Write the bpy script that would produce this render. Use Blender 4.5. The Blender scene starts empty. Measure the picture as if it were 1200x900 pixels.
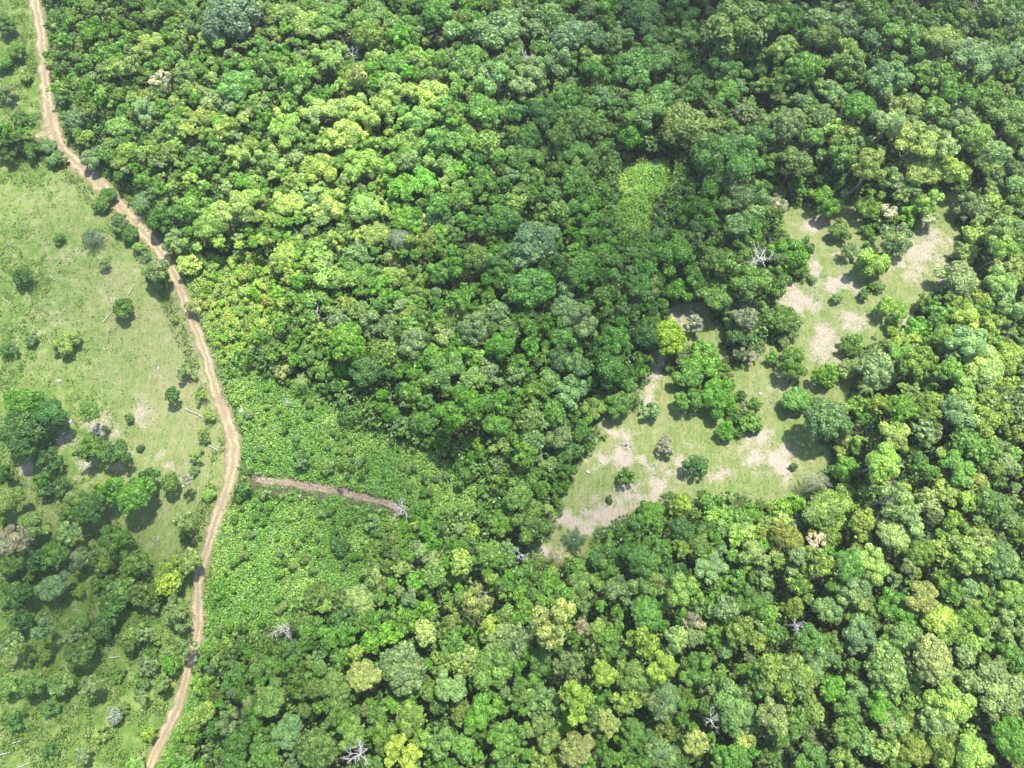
import bpy, math, random
import numpy as np

random.seed(11)
HAZE = 0.00010
rng = np.random.default_rng(11)
R_ = math.radians
scene = bpy.context.scene
COL = scene.collection

# ------------------------------------------------------------------ camera geometry (1200x900 reading grid)
FPX, CAMH, PITCH = 811.0, 150.0, R_(20)
CA, SA = math.cos(PITCH), math.sin(PITCH)
CAMPOS = np.array([0.0, 0.0, CAMH])


def _hash(ix, iy, seed):
    n = (ix.astype(np.int64) * 374761393 + iy.astype(np.int64) * 668265263 + seed * 974711) & 0xFFFFFFFF
    n = ((n ^ (n >> 13)) * 1274126177) & 0xFFFFFFFF
    n = n ^ (n >> 16)
    return (n & 0xFFFFFF) / float(0xFFFFFF)


def vnoise(x, y, seed=0):
    x = np.asarray(x, float); y = np.asarray(y, float)
    ix = np.floor(x); iy = np.floor(y)
    fx = x - ix; fy = y - iy
    fx = fx * fx * (3 - 2 * fx); fy = fy * fy * (3 - 2 * fy)
    a = _hash(ix, iy, seed); b = _hash(ix + 1, iy, seed)
    c = _hash(ix, iy + 1, seed); d = _hash(ix + 1, iy + 1, seed)
    return (a * (1 - fx) + b * fx) * (1 - fy) + (c * (1 - fx) + d * fx) * fy


def fbm(x, y, seed=0, octv=4):
    s = 0; a = 0.5; t = 0
    for o in range(octv):
        s = s + a * vnoise(x * 2 ** o, y * 2 ** o, seed + o * 17); t += a; a *= 0.5
    return s / t


def ground(x, y):
    x = np.asarray(x, float); y = np.asarray(y, float)
    fall = 1.0 / (1.0 + (np.hypot(x, y - 70) / 420.0) ** 4)
    z = 7.0 * (fbm(x / 70.0, y / 70.0, 3, 3) - 0.5)
    z = z + 1.6 * (fbm(x / 16.0, y / 16.0, 9, 3) - 0.5)
    z = z + 5.0 * np.exp(-((x - 95 - (y - 60) * 0.12) / 26.0) ** 2)          # ridge on the right
    z = z - 6.0 * np.exp(-((x - 52 + (y - 150) * 0.5) / 16.0) ** 2) / (1 + np.exp(-(y - 120) / 10.0))   # gully at the top
    z = z - 4.0 / (1 + np.exp((x + 70 + (y - 20) * 0.2) / 9.0)) * np.exp(-((y - 10) / 28.0) ** 2)      # hollow, lower left
    return z * fall


def ray(px, py):
    dx = (np.asarray(px, float) - 600.0) / FPX
    dy = -(np.asarray(py, float) - 450.0) / FPX
    return dx, dy * CA + SA, dy * SA - CA


def at(px, py, up=0.0):
    """Point `up` metres above the terrain seen at a reading-grid pixel -> x, y, ground z."""
    dx, dy, dz = ray(px, py)
    z = np.zeros_like(dx)
    for _ in range(14):
        t = (z + up - CAMH) / dz
        x = dx * t; y = dy * t
        z = ground(x, y)
    return x, y, z


def depth_of(px, py, z=0.0):
    _, _, dz = ray(px, py)
    return (z - CAMH) / dz


def pix(x, y, z):
    x = np.asarray(x, float); y = np.asarray(y, float); zz = np.asarray(z, float) - CAMH
    cy = y * CA + zz * SA
    cz = -y * SA + zz * CA
    w = np.maximum(-cz, 1e-3)
    return 600 + FPX * x / w, 450 - FPX * cy / w


def inpoly(px, py, poly):
    px = np.asarray(px); py = np.asarray(py)
    ins = np.zeros(px.shape, bool)
    n = len(poly)
    for i in range(n):
        x0, y0 = poly[i]; x1, y1 = poly[(i + 1) % n]
        if y0 == y1:
            continue
        c = ((y0 > py) != (y1 > py)) & (px < (x1 - x0) * (py - y0) / (y1 - y0) + x0)
        ins ^= c
    return ins


def polydist(px, py, pl):
    """distance to an open polyline"""
    d = np.full(np.shape(px), 1e9)
    for (x0, y0), (x1, y1) in zip(pl[:-1], pl[1:]):
        vx, vy = x1 - x0, y1 - y0
        L = vx * vx + vy * vy + 1e-9
        t = np.clip(((px - x0) * vx + (py - y0) * vy) / L, 0, 1)
        d = np.minimum(d, np.hypot(px - x0 - t * vx, py - y0 - t * vy))
    return d


def sstep(a, b, v):
    t = np.clip((v - a) / (b - a), 0, 1)
    return t * t * (3 - 2 * t)


# ------------------------------------------------------------------ layout read from the photograph
ROAD = [(37, -45, 15), (38, -20, 15), (41, 3, 15), (47, 28, 14), (51, 62, 15), (54, 100, 15), (57, 130, 19), (61, 152, 24), (72, 175, 20),
        (90, 191, 19), (110, 208, 20), (125, 224, 20), (145, 247, 17), (172, 275, 17), (190, 297, 14), (202, 317, 12),
        (212, 337, 13), (218, 360, 14), (230, 385, 15), (241, 415, 13), (249, 445, 13), (257, 468, 14), (266, 490, 17),
        (275, 518, 20), (273, 545, 18), (268, 567, 16), (256, 602, 18), (241, 648, 15), (233, 674, 14), (231, 700, 15),
        (234, 725, 18), (230, 752, 17), (220, 787, 13), (214, 815, 14), (201, 845, 15), (184, 877, 16), (174, 902, 14), (162, 930, 14), (150, 955, 14)]
SPUR = [(64, 150, 13), (56, 154, 14), (49, 157, 12), (43, 160, 8), (39, 162, 3)]
TRACK = [(298, 561, 9), (312, 564, 11), (330, 565, 13), (345, 566, 10), (362, 570, 13), (385, 573, 12), (402, 577, 12), (425, 582, 13), (445, 587, 12), (462, 591, 11), (476, 600, 12)]
PASTURE = [(-700, 190), (-60, 187), (40, 183), (70, 182), (90, 198), (112, 215), (140, 250), (170, 282), (188, 303), (202, 325), (212, 345), (219, 370),
           (238, 420), (256, 475), (270, 510), (270, 560), (254, 604), (236, 655), (228, 700), (228, 750), (214, 800), (198, 845), (170, 900), (140, 970), (0, 1500), (-700, 1500)]
TOPLEFT = [(-700, -300), (20, -300), (38, -20), (47, 40), (53, 110), (50, 150), (36, 162), (-40, 165), (-700, 170)]
CLEAR = [(918, 240), (950, 240), (1000, 243), (1012, 256), (1022, 275), (1056, 272), (1075, 258), (1098, 226), (1122, 222), (1120, 255), (1127, 288), (1113, 315), (1100, 342),
         (1085, 352), (1074, 368), (1055, 388), (1034, 398), (1012, 410), (1006, 440), (990, 472), (962, 470), (925, 450), (945, 488), (966, 518), (972, 538), (955, 568), (925, 592),
         (870, 588), (822, 582), (790, 577), (757, 592), (722, 606), (702, 618), (682, 652), (640, 658), (634, 645), (652, 620), (654, 590), (666, 568), (681, 540), (696, 528), (700, 508),
         (705, 488), (735, 488), (746, 478), (750, 455), (766, 445), (764, 420), (784, 400), (784, 368), (798, 350), (820, 352), (842, 376), (848, 400), (852, 432), (880, 428),
         (904, 408), (926, 398), (918, 380), (910, 356), (925, 338), (946, 320), (922, 300)]
SCRUB = [
    [(262, 430), (330, 436), (400, 470), (424, 492), (470, 516), (530, 536), (566, 560), (566, 596), (484, 604), (440, 582), (300, 555), (282, 545), (286, 505), (270, 460)],
    [(276, 582), (306, 573), (400, 587), (468, 604), (444, 640), (424, 690), (362, 694), (336, 730), (300, 748), (246, 744), (238, 706), (248, 640)],
    [(728, 196), (780, 184), (792, 204), (772, 240), (762, 272), (738, 286), (718, 262), (724, 220)],
    [(222, 318), (250, 304), (300, 300), (334, 316), (336, 372), (300, 420), (262, 432), (240, 380)],
    [(206, 812), (226, 796), (250, 800), (240, 850), (212, 900), (184, 905)],
    [(1040, 870), (1052, 855), (1066, 872), (1064, 905), (1044, 905)],
]
T9 = [(900, 225), (600, 450), (900, 450), (0, 450), (600, 225), (0, 225), (300, 0)]
BARE = []   # (px, py, rx, ry, strength)
for tile, rows in (((900, 225), [(200, 150, 70, 45, 1), (150, 520, 120, 50, 1.1), (310, 430, 75, 55, 1.1), (205, 350, 45, 55, .9), (740, 270, 110, 100, .8), (600, 330, 55, 35, .9), (690, 390, 60, 60, .7),
                                (270, 700, 75, 85, .9), (400, 600, 70, 60, .8), (885, 230, 35, 25, .9), (650, 590, 35, 45, .9), (330, 285, 30, 18, .9), (400, 450, 60, 40, .8), (100, 480, 50, 40, .9), (820, 420, 40, 40, .6), (340, 790, 90, 30, .6)]),
                   ((600, 450), [(300, 650, 110, 45, 1.15), (440, 600, 110, 60, 1.1), (540, 530, 70, 50, 1.05), (680, 470, 60, 85, .9), (775, 390, 40, 75, 1.0), (660, 540, 65, 28, 1), (400, 350, 65, 30, .95), (510, 350, 70, 50, .9),
                                 (1140, 360, 75, 60, .9), (1110, 290, 55, 35, .9), (980, 440, 60, 45, .7), (500, 240, 70, 50, .7), (150, 780, 50, 40, 1.0), (240, 600, 60, 40, .9), (350, 710, 40, 30, 1.0), (640, 380, 50, 30, .8), (1190, 230, 40, 50, .9), (600, 60, 40, 60, .5), (850, 290, 40, 20, .5)]),
                   ((900, 450), [(60, 370, 80, 85, .95), (30, 20, 40, 30, .8), (200, 440, 40, 40, .4)]),
                   ((0, 450), [(660, 150, 50, 75, .95), (455, 210, 60, 35, 1), (300, 265, 65, 65, .8), (410, 390, 60, 32, .9), (130, 400, 25, 85, 1.0), (320, 450, 50, 20, 1), (560, 400, 35, 30, .9), (790, 390, 40, 18, .8), (720, 755, 32, 20, .9), (510, 150, 30, 35, .7), (205, 390, 50, 30, .7), (735, 330, 20, 30, .7), (550, 230, 40, 30, .8), (0, 180, 25, 20, .7)]),
                   ((600, 225), [(770, 600, 45, 60, .85), (670, 850, 35, 60, .8), (830, 560, 40, 60, .5)]),
                   ((300, 0), [(190, 800, 60, 18, .9)]),
                   ((300, 225), [(90, 320, 80, 14, .7), (170, 395, 30, 22, .7)]),
                   ((0, 0), [(50, 480, 40, 160, .25)]),
                   ((0, 225), [(640, 100, 40, 14, .9), (540, 500, 60, 20, .4), (300, 300, 110, 40, .35), (230, 560, 90, 40, .35), (130, 640, 90, 60, .3), (900, 700, 60, 90, .25), (660, 330, 40, 30, .5)])):
    for (zx, zy, rx, ry, s) in rows:
        BARE.append((tile[0] + zx / 4, tile[1] + zy / 4, rx / 4, ry / 4, s))

# crowns read off the photograph, tile by tile: (zoom x, zoom y, zoom diameter, colour, form)
TREES = {
 (0, 0): "1090,90,270,p,R 440,160,130,b,I 980,180,110,l,P 600,330,120,p,F 760,380,110,w,F 290,90,130,g,P 560,240,120,b,P 480,260,120,g,P 870,360,140,l,P 990,480,120,p,P 1130,730,130,l,P 380,560,130,p,R 820,600,120,l,P 600,720,120,l,P 1110,400,190,g,P 700,220,150,l,P 300,200,120,b,P 680,520,140,p,F 450,740,130,p,P 950,560,130,l,P 780,720,120,o,P 340,390,110,g,P 560,600,110,l,P 1060,600,120,l,P 700,840,120,g,P",
 (300, 0): "360,110,170,g,P 540,75,180,g,P 850,70,150,g,R 1130,150,250,p,P 340,300,150,l,P 530,180,160,o,R 480,360,120,f,P 640,430,170,l,P 1000,300,200,g,R 1130,380,210,g,F 1090,540,220,g,P 1085,670,120,o,R 990,660,160,g,P 870,680,200,g,P 700,680,190,g,P 560,540,170,l,P 420,640,180,l,P 300,530,170,l,P 150,620,190,g,P 150,80,160,l,P 240,120,170,l,P 450,520,170,l,P 820,450,190,l,P 770,560,150,l,P 300,800,180,l,P 490,780,180,l,P 640,860,170,g,P 780,850,160,b,P 910,790,190,g,P 1060,860,160,g,P 870,195,70,f,P 200,370,160,g,P 640,120,110,l,P 740,130,150,g,P 60,770,160,l,P 60,320,150,g,P 660,300,150,g,P",
 (600, 0): "160,70,130,l,P 270,170,170,p,R 100,140,130,p,P 400,190,90,p,P 450,40,160,b,P 620,60,170,g,P 800,80,160,g,P 1050,130,310,o,P 820,180,130,l,P 1000,320,160,g,P 690,280,170,g,P 560,330,230,g,U 620,530,210,g,P 820,610,250,o,P 330,580,160,o,R 280,700,180,g,R 230,640,130,o,P 560,630,160,b,P 60,740,160,g,P 300,840,140,g,R 80,650,140,d,R 150,540,140,d,P 60,380,180,p,P 380,330,120,b,P 1130,250,130,g,P 950,720,240,g,P 1060,760,210,g,P 1000,440,150,b,P 1160,650,160,d,P 700,450,140,g,P 560,100,130,d,P 240,470,160,g,P 200,300,160,p,P 20,110,130,p,P",
 (900, 0): "170,320,170,b,R 70,230,140,l,P 260,180,140,o,P 380,130,160,p,P 690,180,130,o,P 820,190,170,o,P 960,270,200,p,P 600,160,140,g,P 480,50,160,g,P 560,400,190,p,P 430,510,150,b,R 600,500,120,f,P 690,490,90,f,P 780,520,130,o,P 880,450,150,g,P 100,590,160,p,R 210,650,140,g,P 570,580,140,p,P 680,680,190,l,P 480,790,160,l,P 720,790,200,l,P 850,800,160,l,P 960,640,160,g,R 1060,720,130,p,R 1130,560,190,g,P 1130,430,50,f,P 1040,60,180,o,P 1110,90,160,p,P 50,100,160,g,P 300,440,140,p,P 130,760,160,o,P 130,870,120,b,P 350,720,160,g,P 1160,620,100,l,P 1030,480,170,g,P 380,310,160,g,P 800,680,180,p,F 1090,280,150,p,P 900,560,150,p,P",
 (0, 225): "760,130,160,d,P 1000,150,190,g,P 830,240,150,p,F 900,340,130,l,P 740,370,130,p,I 1090,80,180,l,P 1100,640,190,b,P 1010,480,120,l,P 920,540,100,f,P 1100,430,180,l,P 1030,620,120,l,P 1110,790,140,b,P 880,80,130,g,P",
 (300, 225): "430,710,180,b,R 735,710,150,p,P 590,640,210,p,P 600,760,130,o,R 920,550,110,f,P 960,510,120,b,P 1020,650,160,p,P 880,680,110,f,P 950,730,130,b,P 1030,765,90,l,R 880,850,210,g,P 1150,720,150,b,P 1160,330,160,g,P 690,130,150,b,R 820,140,100,p,R 960,50,120,o,P 1080,20,130,o,P 1160,130,170,g,P 870,380,140,g,P 780,250,160,o,P 130,830,120,f,P 280,560,210,g,F 300,670,120,l,P 260,740,150,g,P 480,300,130,p,P 130,300,130,l,P 290,290,130,l,P 410,410,120,l,P 480,390,160,g,P 590,530,130,g,P 580,440,130,b,P 650,400,140,l,P 380,600,120,p,P 490,560,110,l,P 830,770,120,b,P 1020,880,120,l,P 1130,560,110,p,R 760,460,140,o,P 700,500,130,b,P 1050,310,150,o,P 530,830,180,d,P 320,400,130,l,P 160,60,160,l,P 350,80,150,l,P 520,80,160,l,P 560,200,140,l,P 100,600,180,l,F 60,480,150,l,P",
 (600, 225): "760,290,190,b,P 600,440,140,g,P 430,490,120,g,P 100,240,230,p,P 220,90,100,l,R 90,450,230,g,P 250,560,140,p,R 310,620,160,p,P 630,670,170,d,R 730,682,172,y,R 470,690,160,g,P 230,790,140,d,P 310,810,130,p,P 900,790,200,b,P 830,850,180,g,P 780,460,170,b,P 960,470,210,g,P 1120,430,190,g,P 940,320,140,o,P 710,200,120,p,P 1060,150,130,p,P 880,90,160,b,P 1090,590,120,w,P 860,630,110,w,F 1060,680,130,d,P 780,770,100,p,P 450,830,180,g,P 240,680,160,g,P 1000,330,130,g,P 860,390,150,g,P 330,360,150,g,P 340,140,160,g,P",
 (900, 225): "280,50,150,b,P 330,180,125,o,P 180,255,105,d,P 100,300,190,b,P 470,80,130,g,P 560,100,95,w,F 650,110,100,b,P 740,60,150,l,P 745,130,110,w,F 590,220,180,p,F 480,350,180,l,I 940,80,160,p,P 960,200,130,l,P 1110,180,160,l,P 920,290,120,p,P 1090,280,160,o,P 1120,370,130,f,P 580,550,140,g,P 580,650,60,y,P 400,700,95,g,P 510,840,190,p,R 130,610,85,p,P 120,810,160,g,P 270,860,130,b,P 700,640,130,b,P 800,600,130,g,P 900,420,210,p,P 930,600,140,l,P 930,700,160,p,P 1110,770,150,l,P 1090,430,160,l,P 750,530,110,d,P 700,800,160,g,P 620,770,140,g,P 830,690,150,g,P 1000,830,210,l,P 850,830,140,g,P 1140,540,130,p,P 1050,620,110,l,P 60,600,160,g,P 380,830,110,p,P 30,420,150,g,P 30,70,130,w,P",
 (0, 450): "640,520,165,b,R 430,300,130,g,P 545,320,125,d,P 120,220,230,d,R 110,80,150,b,P 240,140,150,d,P 430,130,100,g,F 700,440,100,d,P 520,500,130,b,P 430,580,150,d,P 550,735,145,g,P 800,460,90,o,R 870,450,75,w,F 810,50,75,d,P 30,435,110,d,P 200,450,80,g,P 40,550,160,l,P 155,660,145,l,P 70,730,160,w,F 280,780,140,g,P 390,810,120,p,P 870,640,110,p,F 890,830,120,l,P 800,860,110,y,P 630,840,130,g,P 330,700,110,p,F 1140,500,85,d,R 60,820,140,g,P 180,830,110,d,P 480,840,110,o,P",
 (300, 450): "950,110,200,b,P 790,170,140,g,R 745,230,95,l,P 440,150,115,g,R 520,90,85,l,P 1080,90,80,g,R 1130,190,140,b,P 1150,90,90,b,P 1070,300,130,b,P 980,430,130,g,P 1160,380,110,p,R 1000,680,95,y,P 560,790,115,o,R 960,830,120,l,P 700,700,130,b,P 560,660,110,p,F 640,660,75,l,P 540,870,150,p,P 820,750,110,b,P 920,650,85,l,P 780,620,120,b,P 730,590,90,o,P 340,390,90,l,P 220,360,110,p,F 690,860,120,l,P 1100,800,130,g,P 1150,650,140,b,P 400,760,110,d,P",
 (600, 450): "500,90,160,g,P 270,40,170,p,P 200,140,115,b,R 380,110,140,l,P 85,170,115,o,R 100,270,105,p,R 215,240,140,p,P 60,330,120,b,P 220,470,110,b,P 250,380,140,g,P 80,640,210,g,P 960,60,190,b,P 1000,220,105,b,P 1110,190,115,g,P 820,70,140,g,P 860,390,135,d,F 525,440,110,g,F 720,290,110,w,F 650,130,110,p,F 790,560,135,y,P 640,610,135,b,P 440,830,180,g,P 600,830,160,g,P 800,690,140,d,P 880,760,160,g,P 920,560,120,g,P 1010,530,85,p,F 1110,700,120,l,P 930,860,150,p,P 700,780,100,g,P 560,700,160,g,P 1120,610,110,b,P 1050,640,120,g,P 30,530,140,g,P 750,880,130,d,P",
 (900, 450): "270,170,205,p,R 85,720,138,o,R 350,410,170,g,P 590,250,160,l,P 530,370,170,l,P 570,540,190,p,F 580,710,145,p,R 710,790,135,o,R 1000,150,230,o,P 880,130,170,p,P 280,600,230,g,P 60,590,110,b,R 130,560,95,b,P 620,110,130,b,P 840,80,120,g,P 740,130,110,o,P 720,220,110,p,F 690,360,110,d,P 740,410,110,g,P 880,400,160,g,P 970,480,120,f,P 930,550,90,y,P 830,500,130,l,P 1050,290,120,p,P 1040,560,160,g,P 870,660,130,g,P 1100,620,130,p,P 950,820,180,l,P 1090,830,140,p,R 240,830,120,o,P 380,850,150,g,P 480,840,150,l,P 140,800,95,p,P 220,740,100,w,F 1130,150,55,y,P 640,620,150,p,P 800,780,130,l,P 440,640,110,o,P 420,110,120,g,P 130,80,150,g,P",
 (0, 675): "620,290,115,o,P 680,260,95,p,F 650,90,110,o,P 570,60,120,l,P 250,50,140,p,P 800,30,125,y,P 830,150,120,p,F 210,250,115,p,F 60,320,120,p,F 380,350,140,o,R 290,500,120,l,P 430,510,110,p,F 700,420,95,p,P 800,410,95,b,P 540,655,72,w,R 700,740,70,y,P 390,840,85,p,P 160,510,130,g,P 50,510,110,l,P 960,440,110,o,P 880,340,105,p,F 860,230,80,p,F 760,500,90,p,F 670,560,60,p,F 480,250,110,g,P 350,280,100,p,F 1080,700,130,p,F 1100,860,140,g,P 880,760,110,g,P 1030,50,100,b,P 90,100,150,d,P 120,200,130,d,P 520,150,120,g,P 1120,760,140,g,P 1000,560,110,g,P",
 (300, 675): "295,105,152,o,R 490,125,152,f,R 690,430,215,p,R 505,465,145,f,R 1120,420,225,o,P 910,520,155,p,P 1040,110,145,f,F 790,260,115,f,P 915,215,115,o,P 880,400,120,o,P 345,290,120,b,P 430,280,100,b,P 540,310,95,b,R 470,360,65,y,R 300,430,65,o,R 265,530,75,o,R 380,510,160,l,P 380,630,130,g,P 150,720,160,p,P 290,810,175,g,R 50,840,120,g,R 450,730,150,g,P 570,30,180,p,P 720,660,160,l,P 570,640,110,g,P 750,790,65,o,R 680,840,155,y,P 860,770,150,l,P 970,800,160,g,P 1060,630,150,b,P 960,630,110,o,P 1150,770,150,g,P 1150,290,160,p,P 1090,225,95,y,P 70,580,150,l,P 700,210,130,b,P 600,750,160,g,P 400,380,120,g,P 620,200,110,d,P",
 (600, 675): "195,230,215,f,I 170,30,115,b,R 320,50,160,l,P 630,180,155,g,R 500,50,160,p,P 630,320,130,y,P 690,420,135,y,P 440,460,140,y,P 560,470,150,l,P 290,580,175,y,I 140,740,155,l,P 300,810,155,f,R 270,420,150,p,F 130,400,140,g,P 450,320,120,g,P 400,240,85,l,P 330,240,75,w,P 770,290,120,f,P 850,210,110,w,P 850,290,100,p,P 1080,280,170,o,P 600,560,100,f,P 690,620,110,p,P 450,680,120,f,P 370,700,80,l,P 720,560,150,p,P 570,730,140,g,P 700,830,160,p,P 860,780,115,f,P 1040,620,200,p,P 1090,770,95,f,P 840,480,75,w,F 900,130,130,g,P 1000,150,130,p,P 1110,120,150,d,P 1160,480,140,g,P 860,430,160,g,P 20,750,150,g,P 1040,850,140,b,P 790,60,140,l,P 680,30,120,l,P 20,300,130,p,P",
 (900, 675): "80,470,255,o,P 770,390,178,f,R 550,440,210,p,R 720,100,150,f,P 440,120,85,f,P 600,150,160,b,P 850,590,190,l,P 800,670,160,p,R 920,360,95,p,R 1060,520,255,p,P 430,280,160,p,P 630,280,170,p,P 800,200,160,l,P 850,250,150,g,P 20,660,140,f,P 120,680,130,g,P 500,610,140,b,P 380,620,130,g,P 860,80,120,g,P 960,200,140,g,P 1100,240,140,p,P 1140,370,140,g,P 580,830,140,p,F 680,820,140,o,P 820,820,160,o,P 950,840,180,l,P 360,730,120,g,P 210,400,140,p,P 300,530,130,b,P 180,850,140,g,P 200,300,160,g,P 400,50,160,p,P 280,160,140,p,P 340,850,130,l,P 1120,760,160,b,P 430,540,120,p,P 1150,100,150,g,P",
}
# bushes standing in the pasture and the clearings: full-picture (px, py, diameter px, colour, form)
SHRUBS = [(36, 175, 26, 'g', 'P'), (12, 179, 26, 'd', 'P'), (57, 171, 22, 'p', 'P'), (67, 186, 20, 'p', 'P'), (128, 228, 20, 'g', 'P'), (120, 240, 20, 'g', 'P'), (141, 262, 26, 'p', 'F'), (153, 274, 22, 'g', 'P'),
          (123, 310, 17, 'p', 'F'), (145, 362, 27, 'g', 'P'), (78, 403, 30, 'l', 'P'), (37, 397, 18, 'p', 'P'), (12, 410, 22, 'd', 'F'), (28, 325, 28, 'd', 'F'), (220, 437, 24, 'p', 'F'), (163, 290, 16, 'l', 'P'), (170, 300, 14, 'p', 'F'),
          (180, 317, 24, 'p', 'P'), (190, 330, 24, 'l', 'P'), (205, 375, 10, 'l', 'P'), (70, 280, 14, 'b', 'P'), (235, 465, 18, 'l', 'F'), (246, 488, 14, 'l', 'P'), (240, 510, 18, 'l', 'F'), (232, 533, 20, 'l', 'F'),
          (228, 552, 14, 'p', 'F'), (245, 580, 16, 'l', 'P'), (218, 625, 20, 'o', 'F'), (215, 655, 20, 'l', 'P'), (152, 490, 12, 'g', 'P'), (165, 525, 9, 'd', 'P'), (60, 540, 36, 'd', 'F'), (90, 590, 34, 'g', 'F'), (70, 570, 26, 'd', 'F'),
          (930, 547, 10, 'd', 'P'), (714, 585, 9, 'd', 'P'), (736, 555, 11, 'g', 'F'), (981, 349, 14, 'p', 'P'), (952, 327, 10, 'p', 'P'), (995, 295, 24, 'p', 'F'), (1012, 345, 14, 'g', 'P'), (918, 400, 16, 'p', 'P'), (930, 390, 18, 'p', 'F'),
          (995, 410, 20, 'g', 'P'), (1030, 335, 14, 'p', 'P'), (870, 478, 16, 'p', 'F'), (868, 415, 22, 'w', 'F'), (880, 420, 20, 'w', 'F'), (8, 110, 26, 'p', 'F'), (20, 60, 24, 'g', 'P'), (8, 30, 24, 'g', 'P'), (25, 140, 22, 'g', 'P'), (30, 90, 16, 'l', 'P'), (5, 75, 20, 'b', 'P'),
          (20, 845, 26, 'g', 'F'), (60, 830, 24, 'g', 'F'), (120, 860, 22, 'l', 'F'), (160, 895, 22, 'l', 'P'), (145, 830, 18, 'g', 'F'), (190, 800, 18, 'l', 'P'), (175, 765, 22, 'g', 'P'), (60, 880, 20, 'd', 'F'), (140, 790, 20, 'g', 'F'), (196, 770, 20, 'p', 'F'), (40, 770, 20, 'o', 'F'), (20, 740, 22, 'o', 'F')]
PALMS = [(106, 276, 28, 0), (673, 632, 29, 1), (657, 652, 27, 2), (517, 66, 25, 3), (466, 276, 29, 4), (960, 563, 30, 5), (1018, 452, 20, 6), (352, 445, 18, 7), (165, 232, 26, 8)]
DEAD = [(892, 301, 38, 0), (330, 738, 30, 1), (421, 885, 30, 2), (471, 597, 26, 3), (1071, 6, 24, 4), (336, 471, 14, 5), (834, 845, 24, 6), (18, 632, 34, 7), (612, 650, 22, 8), (1143, 6, 20, 9), (935, 733, 22, 10), (780, 770, 20, 11), (617, 66, 20, 12), (735, 520, 22, 13), (412, 62, 18, 14), (1130, 880, 16, 15)]
LOGS = [(9, 354, 20, -38), (62, 326, 11, -38), (154, 339, 14, 70), (128, 369, 22, 58), (228, 484, 26, -28), (250, 525, 14, -30), (135, 770, 12, 5), (128, 760, 12, -15), (185, 697, 9, 5), (180, 743, 9, 5), (118, 798, 12, 14), (25, 868, 20, 15), (6, 883, 12, 10), (30, 896, 14, 22), (170, 671, 16, -25), (102, 628, 14, 5), (333, 803, 12, 70)]
ROCKS = [(69, 446, 5), (82, 494, 4), (66, 496, 4), (74, 508, 4), (59, 492, 3.5), (51, 543, 4), (689, 553, 5), (114, 508, 4), (112, 502, 4), (282, 482, 9), (66, 516, 3.5), (47, 483, 3.5), (891, 461, 4), (185, 431, 3), (58, 520, 4), (106, 546, 4), (980, 540, 3)]

TINT = {'d': (.042, .100, .017), 'g': (.070, .142, .022), 'b': (.068, .160, .015), 'l': (.124, .194, .040), 'y': (.160, .238, .030), 'p': (.102, .162, .052), 'o': (.088, .140, .024), 'f': (.182, .232, .062), 'w': (.19, .20, .13)}
WORD = {'d': 'dark green', 'g': 'mid green', 'b': 'bright green', 'l': 'yellow green', 'y': 'lime yellow', 'p': 'pale green', 'o': 'olive', 'f': 'cream', 'w': 'whitish'}
FORMW = {'P': 'puffy', 'R': 'domed', 'I': 'lobed', 'F': 'open', 'U': 'spreading'}


# ------------------------------------------------------------------ mesh helpers
def mesh_np(name, verts, faces_n, k=4, attrs=None, smooth=False):
    """verts (N,3); consecutive runs of k verts make a face (faces_n None) or faces_n is an (M,k) index array."""
    me = bpy.data.meshes.new(name)
    verts = np.ascontiguousarray(verts, np.float32)
    if faces_n is None:
        idx = np.arange(len(verts), dtype=np.int32)
    else:
        idx = np.ascontiguousarray(faces_n, np.int32).ravel()
    nf = len(idx) // k
    me.vertices.add(len(verts)); me.vertices.foreach_set('co', verts.ravel())
    me.loops.add(len(idx)); me.loops.foreach_set('vertex_index', idx)
    me.polygons.add(nf); me.polygons.foreach_set('loop_start', np.arange(0, nf * k, k, dtype=np.int32))
    if smooth:
        me.polygons.foreach_set('use_smooth', np.ones(nf, bool))
    for an, (typ, arr) in (attrs or {}).items():
        a = me.attributes.new(an, typ, 'POINT')
        a.data.foreach_set('color' if typ == 'FLOAT_COLOR' else 'value', np.ascontiguousarray(arr, np.float32).ravel())
    me.update(calc_edges=True)
    return me


def link(name, me, mat=None, parent=None):
    o = bpy.data.objects.new(name, me)
    COL.objects.link(o)
    if mat is not None and not me.materials:
        me.materials.append(mat)
    if parent is not None:
        o.parent = parent
    return o


def tag(o, label=None, cat=None, group=None, kind=None):
    if label: o['label'] = label
    if cat: o['category'] = cat
    if group: o['group'] = group
    if kind: o['kind'] = kind
    return o


def tube(pts, rad, sides=6):
    """tapered tube through pts: verts, quads"""
    pts = np.asarray(pts, float); n = len(pts)
    V = []; F = []
    for i in range(n):
        d = pts[min(i + 1, n - 1)] - pts[max(i - 1, 0)]
        d = d / (np.linalg.norm(d) + 1e-9)
        a = np.cross(d, [0.31, 0.95, 0.05] if abs(d[1]) < .9 else [1, 0, 0]); a /= np.linalg.norm(a) + 1e-9
        b = np.cross(d, a)
        for s in range(sides):
            t = 2 * math.pi * s / sides
            V.append(pts[i] + rad[i] * (math.cos(t) * a + math.sin(t) * b))
    for i in range(n - 1):
        for s in range(sides):
            F.append((i * sides + s, i * sides + (s + 1) % sides, (i + 1) * sides + (s + 1) % sides, (i + 1) * sides + s))
    V.append(pts[-1] + (pts[-1] - pts[-2]) * .05); c = len(V) - 1
    for s in range(sides):   # end cap as degenerate-free quads over two neighbours
        if s % 2 == 0:
            F.append(((n - 1) * sides + s, (n - 1) * sides + (s + 1) % sides, (n - 1) * sides + (s + 2) % sides, c))
    return np.array(V), np.array(F)


def join(parts):
    V = []; F = []; o = 0
    for v, f in parts:
        V.append(v); F.append(f + o); o += len(v)
    return np.concatenate(V), np.concatenate(F)


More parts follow.
